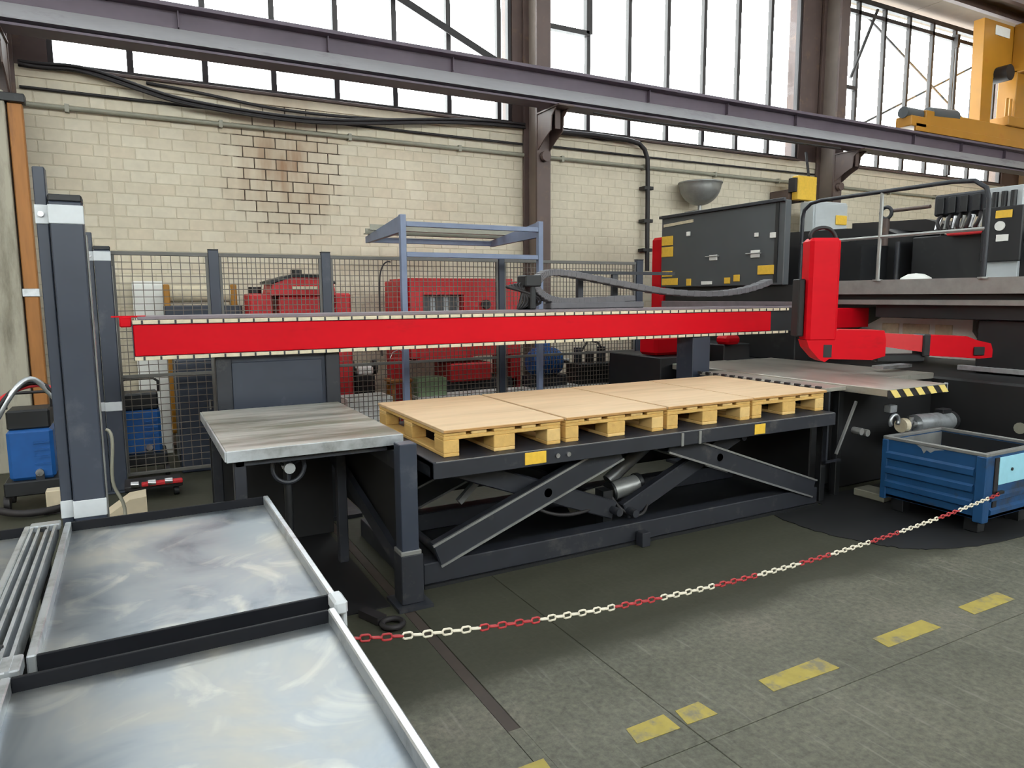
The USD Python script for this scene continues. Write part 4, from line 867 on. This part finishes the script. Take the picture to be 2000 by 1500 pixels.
t = thing('switch_box', 'yellow switch box on the right steel column above the deck rail', 'switch box', (10.3, 8.5, 3.3))
Box(10.08, 10.55, 8.45, 8.58, 3.32, 3.72, .01).build('box', M['yellow'], t); Box(10.02, 10.08, 8.47, 8.6, 3.45, 3.68).build('side_box', M['rubber'], t)
Box(10.3, 10.36, 8.55, 8.99, 3.3, 3.34).build('arm', M['frame_dark'], t); MB().cyl((10.42, 8.52, 3.72), (10.42, 8.6, 4.15), .022, 8).build('cable', M['rubber'], t)
Box(10.02, 10.3, 8.6, 8.99, 3.3, 3.5).build('bracket', M['steel_brown'], t)
t = thing('control_cabinet', 'pale grey control cabinet with a yellow label behind the deck rail', 'cabinet', (10.6, 8.4, 0))
Box(10.2, 11.05, 8.2, 8.5, 0, 3.28, .02).build('body', M['grey_panel'], t); dr = Box(10.22, 11.03, 8.185, 8.2, .1, 3.24, .006).build('door', M['grey_panel'], t)
Box(10.72, 11.0, 8.16, 8.185, 2.90, 3.06, .01).build('yellow_label', M['yellow'], t); Box(10.22, 11.0, 8.17, 8.185, 2.70, 2.74).build('trim', M['black'], t)
MB().cyl((10.3, 8.18, 2.2), (10.3, 8.18, 2.35), .012, 6).build('handle', M['steel'], dr)

mt = thing('shade_mat', 'black mat added for oil and shade on the floor between the lift table and the blue bin', 'mat', (5.3, 3.5, 0))
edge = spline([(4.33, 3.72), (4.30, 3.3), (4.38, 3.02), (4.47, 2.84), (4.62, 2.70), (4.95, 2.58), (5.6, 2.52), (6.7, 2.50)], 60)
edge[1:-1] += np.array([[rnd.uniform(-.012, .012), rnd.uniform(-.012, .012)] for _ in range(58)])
MB().prism([(6.7, 3.9), (5.28, 3.9), (5.28, 4.9), (4.90, 4.9), (4.90, 3.72)] + [tuple(q) for q in edge], 'xy', .0008, .006).build('mat', M['black_deep'], mt)  # thin black sheet, paints oil and the shade of the bin onto the floor

# ---------------------------------------------------------------- blue bin
b = thing('blue_bin', 'blue ribbed sheet steel bin on feet at the right edge of the picture', 'bin', (5.5, 3.0, 0))
bx0, bx1, by0, by1, bz0, bz1 = 5.2, 5.95, 2.66, 3.42, .12, .60
for nm, a in (('left_wall', (bx0, bx0 + .02, by0, by1)), ('right_wall', (bx1 - .02, bx1, by0, by1)), ('front_wall', (bx0 + .02, bx1 - .02, by0, by0 + .02)), ('back_wall', (bx0 + .02, bx1 - .02, by1 - .02, by1))):
    Box(*a, bz0, bz1 - .01, .002).build(nm, M['blue_bin'], b)
Box(bx0, bx1, by0, by1, bz0, bz0 + .02).build('bottom', M['blue_bin'], b)
Box(bx0 + .022, bx1 - .022, by1 - .026, by1 - .021, bz0 + .03, bz1 - .03).build('lit_lining', M['steel_dull'], b, label='pale grey panel painting the light on the inner back wall')
Box(bx1 - .026, bx1 - .021, by0 + .03, by1 - .03, bz0 + .03, bz1 - .03).build('shaded_lining', M['black'], b)  # black sheet paints the shade inside the bin, pale one its lit wall
MB().prism([(2.95, .575), (3.16, .577), (3.12, .555), (3.10, .52), (3.08, .55), (3.05, .535), (3.02, .558)], 'yz', bx0 - .0025, bx0).build('paint_scrape', M['galv'], b, label='bare metal scrape below the rim')
for nm, a in (('rim', (bx0 - .008, bx0 + .028, by0 - .008, by1 + .008)), ('rim', (bx1 - .028, bx1 + .008, by0 - .008, by1 + .008)), ('rim', (bx0 + .028, bx1 - .028, by0 - .008, by0 + .028)), ('rim', (bx0 + .028, bx1 - .028, by1 - .028, by1 + .008))):
    Box(*a, bz1 - .022, bz1 + .004, .004).build(nm, M['steel_dull'], b)
for z in (.19, .30, .42): MB().prism([(bx0, z), (bx0, z + .07), (bx0 - .022, z + .055), (bx0 - .022, z + .015)], 'xz', by0 + .07, by1 - .03).build('side_rib', M['blue_bin'], b)
Box(bx0 - .014, bx0 + .06, by0 - .014, by0 + .06, bz0 - .02, bz1 - .02, .006).build('corner_post', M['blue_bin'], b)
Box(bx0 - .014, bx0 + .04, by1 - .04, by1 + .01, bz0 - .02, bz1 - .02, .006).build('corner_post', M['blue_bin'], b)
for z in (.14, .24): MB().prism([(by0, z), (by0, z + .06), (by0 - .02, z + .045), (by0 - .02, z + .015)], 'yz', bx0 + .07, bx1).build('front_rib', M['blue_bin'], b)
pl = Box(bx0 + .16, bx0 + .62, by0 - .012, by0, .36, .56, .003).build('front_plate', M['blue_plate'], b, label='light blue plate')
MB().cyl((bx0 + .32, by0 - .012, .46), (bx0 + .32, by0 - .018, .46), .012, 10).build('plate_rivet', M['rubber'], pl)
Box(bx0 + .11, bx0 + .16, by0 - .008, by0 + .0, .2, .56).build('dark_slot', M['rubber'], b)
for x, y in ((bx0 + .10, by0 + .10), (bx1 - .1, by0 + .1), (bx0 + .1, by1 - .1), (bx1 - .1, by1 - .1)): Box(x - .045, x + .045, y - .05, y + .05, .006, bz0, .004).build('foot', M['black'], b)
t = thing('scrap_box', 'small grey-brown box on the dark floor left of the blue bin', 'box', (5.45, 3.7, .006))
Box(5.36, 5.56, 3.5, 3.78, .006, .07, .008).build('box', M['pipe'], t)

# ---------------------------------------------------------------- sheet metal trays in front
TZ = .75
def tray(x0, x1, y0, y1, label, y_open=False):
    t = thing('sheet_tray', label, 'tray', ((x0 + x1) / 2, (y0 + y1) / 2, 0), group='sheet metal trays')
    Box(x0 + .012, x1 - .012, y0 + .012, y1 - .012, TZ - .05, TZ - .042).build('tray_sheet', M['tray'], t)
    for a, c in ((x0, x0 + .024), (x1 - .024, x1)): Box(a, c, y0, y1, TZ - .062, TZ, .004).build('side_rim', M['galv'], t)
    for a, c in ((y0, y0 + .012), (y1 - .012, y1)): Box(x0 + .024, x1 - .024, a, c, TZ - .07, TZ - .002, .002).build('end_rim', M['tray_black'], t)
    Box(x0 + .03, x1 - .03, y0 + .03, y1 - .03, TZ - .12, TZ - .05, .004).build('under_frame', M['frame_dark'], t)
    for x in (x0 + .06, x1 - .06):
        for y in (y0 + .1, y1 - .1): Box(x - .03, x + .03, y - .03, y + .03, .02, TZ - .11, .004).build('leg', M['frame_dark'], t)
    for y in (y0 + .1, y1 - .1): Box(x0 + .03, x1 - .03, y - .02, y + .02, .10, .15).build('stretcher', M['frame_dark'], t)
    return t
t1 = tray(-.315, .535, 2.225, 3.545, 'bare sheet metal tray with black end rims, behind the nearest tray')
t2 = tray(-.36, .505, .80, 2.125, 'scratched bare sheet metal tray nearest the camera, cut by the bottom edge')
t3 = tray(-1.30, -.44, 2.225, 3.56, 'bare sheet metal tray at the left edge of the picture')
rl = thing('tray_rail', 'pair of pale metal rails between the left tray and the middle tray', 'rail', (-.38, 2.9, 0))
for x in (-.415, -.36): MB().prism([(x - .018, TZ - .06), (x + .018, TZ - .06), (x + .018, TZ + .008), (x + .008, TZ + .008), (x + .008, TZ - .05), (x - .008, TZ - .05), (x - .008, TZ + .008), (x - .018, TZ + .008)], 'xz', 2.14, 3.56).build('rail', M['galv'], rl)
Box(-.44, -.33, 3.50, 3.56, TZ - .02, TZ + .01, .004).build('end_block', M['galv'], rl)
Box(-.44, -.32, 2.14, 2.24, TZ - .035, TZ + .006, .004).build('end_plate', M['galv'], rl)
for y in (2.3, 3.4): Box(-.41, -.365, y - .02, y + .02, 0, TZ - .06).build('leg', M['frame_dark'], rl)
for y in (2.3, 3.45): MB().cyl((-.385, y, TZ + .0), (-.385, y, TZ + .014), .012, 8).build('bolt', M['black'], rl)

# ---------------------------------------------------------------- red and white chain
hk = thing('chain_hook', 'white corner hook on the trays holding the chain', 'hook', (.53, 2.175, .6))
Box(.505, .548, 2.128, 2.222, TZ - .035, TZ + .012, .008).build('clip', M['band_white'], hk)
Box(.538, .552, 2.16, 2.19, .60, TZ - .01, .003).build('strap', M['band_white'], hk)
ch = thing('barrier_chain', 'red and white plastic chain hanging from the trays to the blue bin', 'chain', (3.0, 2.4, .3))
cx = np.array([.56, .76, 1.05, 1.33, 1.72, 2.0, 2.34, 2.68, 3.02, 3.4, 3.82, 4.29, 4.89, 5.36])
cz = np.array([.60, .548, .50, .46, .412, .382, .352, .325, .308, .297, .290, .288, .292, .305])
pf = np.poly1d(np.polyfit(cx, cz, 4))
xs_ = np.linspace(.56, 5.36, 800); P = np.stack([xs_, 2.185 + (xs_ - .56) / 4.8 * .445, pf(xs_)], 1)
P[:, 2] -= (P[0, 2] - .605) * np.exp(-(xs_ - .56) * 8)
s_len = np.r_[0, np.cumsum(np.linalg.norm(np.diff(P, axis=0), axis=1))]
CUTS = [.77, 1.06, 1.33, 1.71, 2.0, 2.33, 2.67, 3.01, 3.31, 3.7, 4.0, 4.48, 4.74, 5.19]; pitch = .0395; nl = int(s_len[-1] / pitch)
for k in range(nl):
    s0 = (k + .5) * pitch; p = np.array([np.interp(s0, s_len, P[:, i]) for i in range(3)]); q = np.array([np.interp(s0 + .01, s_len, P[:, i]) for i in range(3)])
    d = (q - p) / np.linalg.norm(q - p); side = np.cross(d, [0, 0, 1.0]); side /= np.linalg.norm(side); upw = np.cross(side, d)
    ang = .25 + (math.pi / 2 if k % 2 else 0); n1 = math.cos(ang) * side + math.sin(ang) * upw
    ll, ww = .0195, .0105
    pts = [p + d * (math.copysign(ll - ww, math.cos(a)) + ww * math.cos(a)) + n1 * ww * math.sin(a) for a in np.linspace(0, 2 * math.pi, 10, endpoint=False) + .3]
    red = int(np.searchsorted(CUTS, p[0])) % 2 == 0
    MB().tube(pts, .0043, 6, True).build('link', M['chain_red' if red else 'chain_white'], ch, smooth=True)
Box(5.33, 5.40, 2.625, 2.645, .30, .32).build('end_hook', M['black'], ch)
t = thing('shackle', 'dark steel ring bolt lying on the floor below the chain', 'shackle', (1.1, 3.35, 0))
MB().tube([(1.10 + .055 * math.cos(a), 3.38 + .055 * math.sin(a), .02) for a in np.linspace(0, 2 * math.pi, 18, endpoint=False)], .016, 7, True).build('ring', M['rubber'], t, smooth=True)
MB().bar((1.06, 3.43, .025), (1.0, 3.58, .025), .06, .04).build('shank', M['rubber'], t)
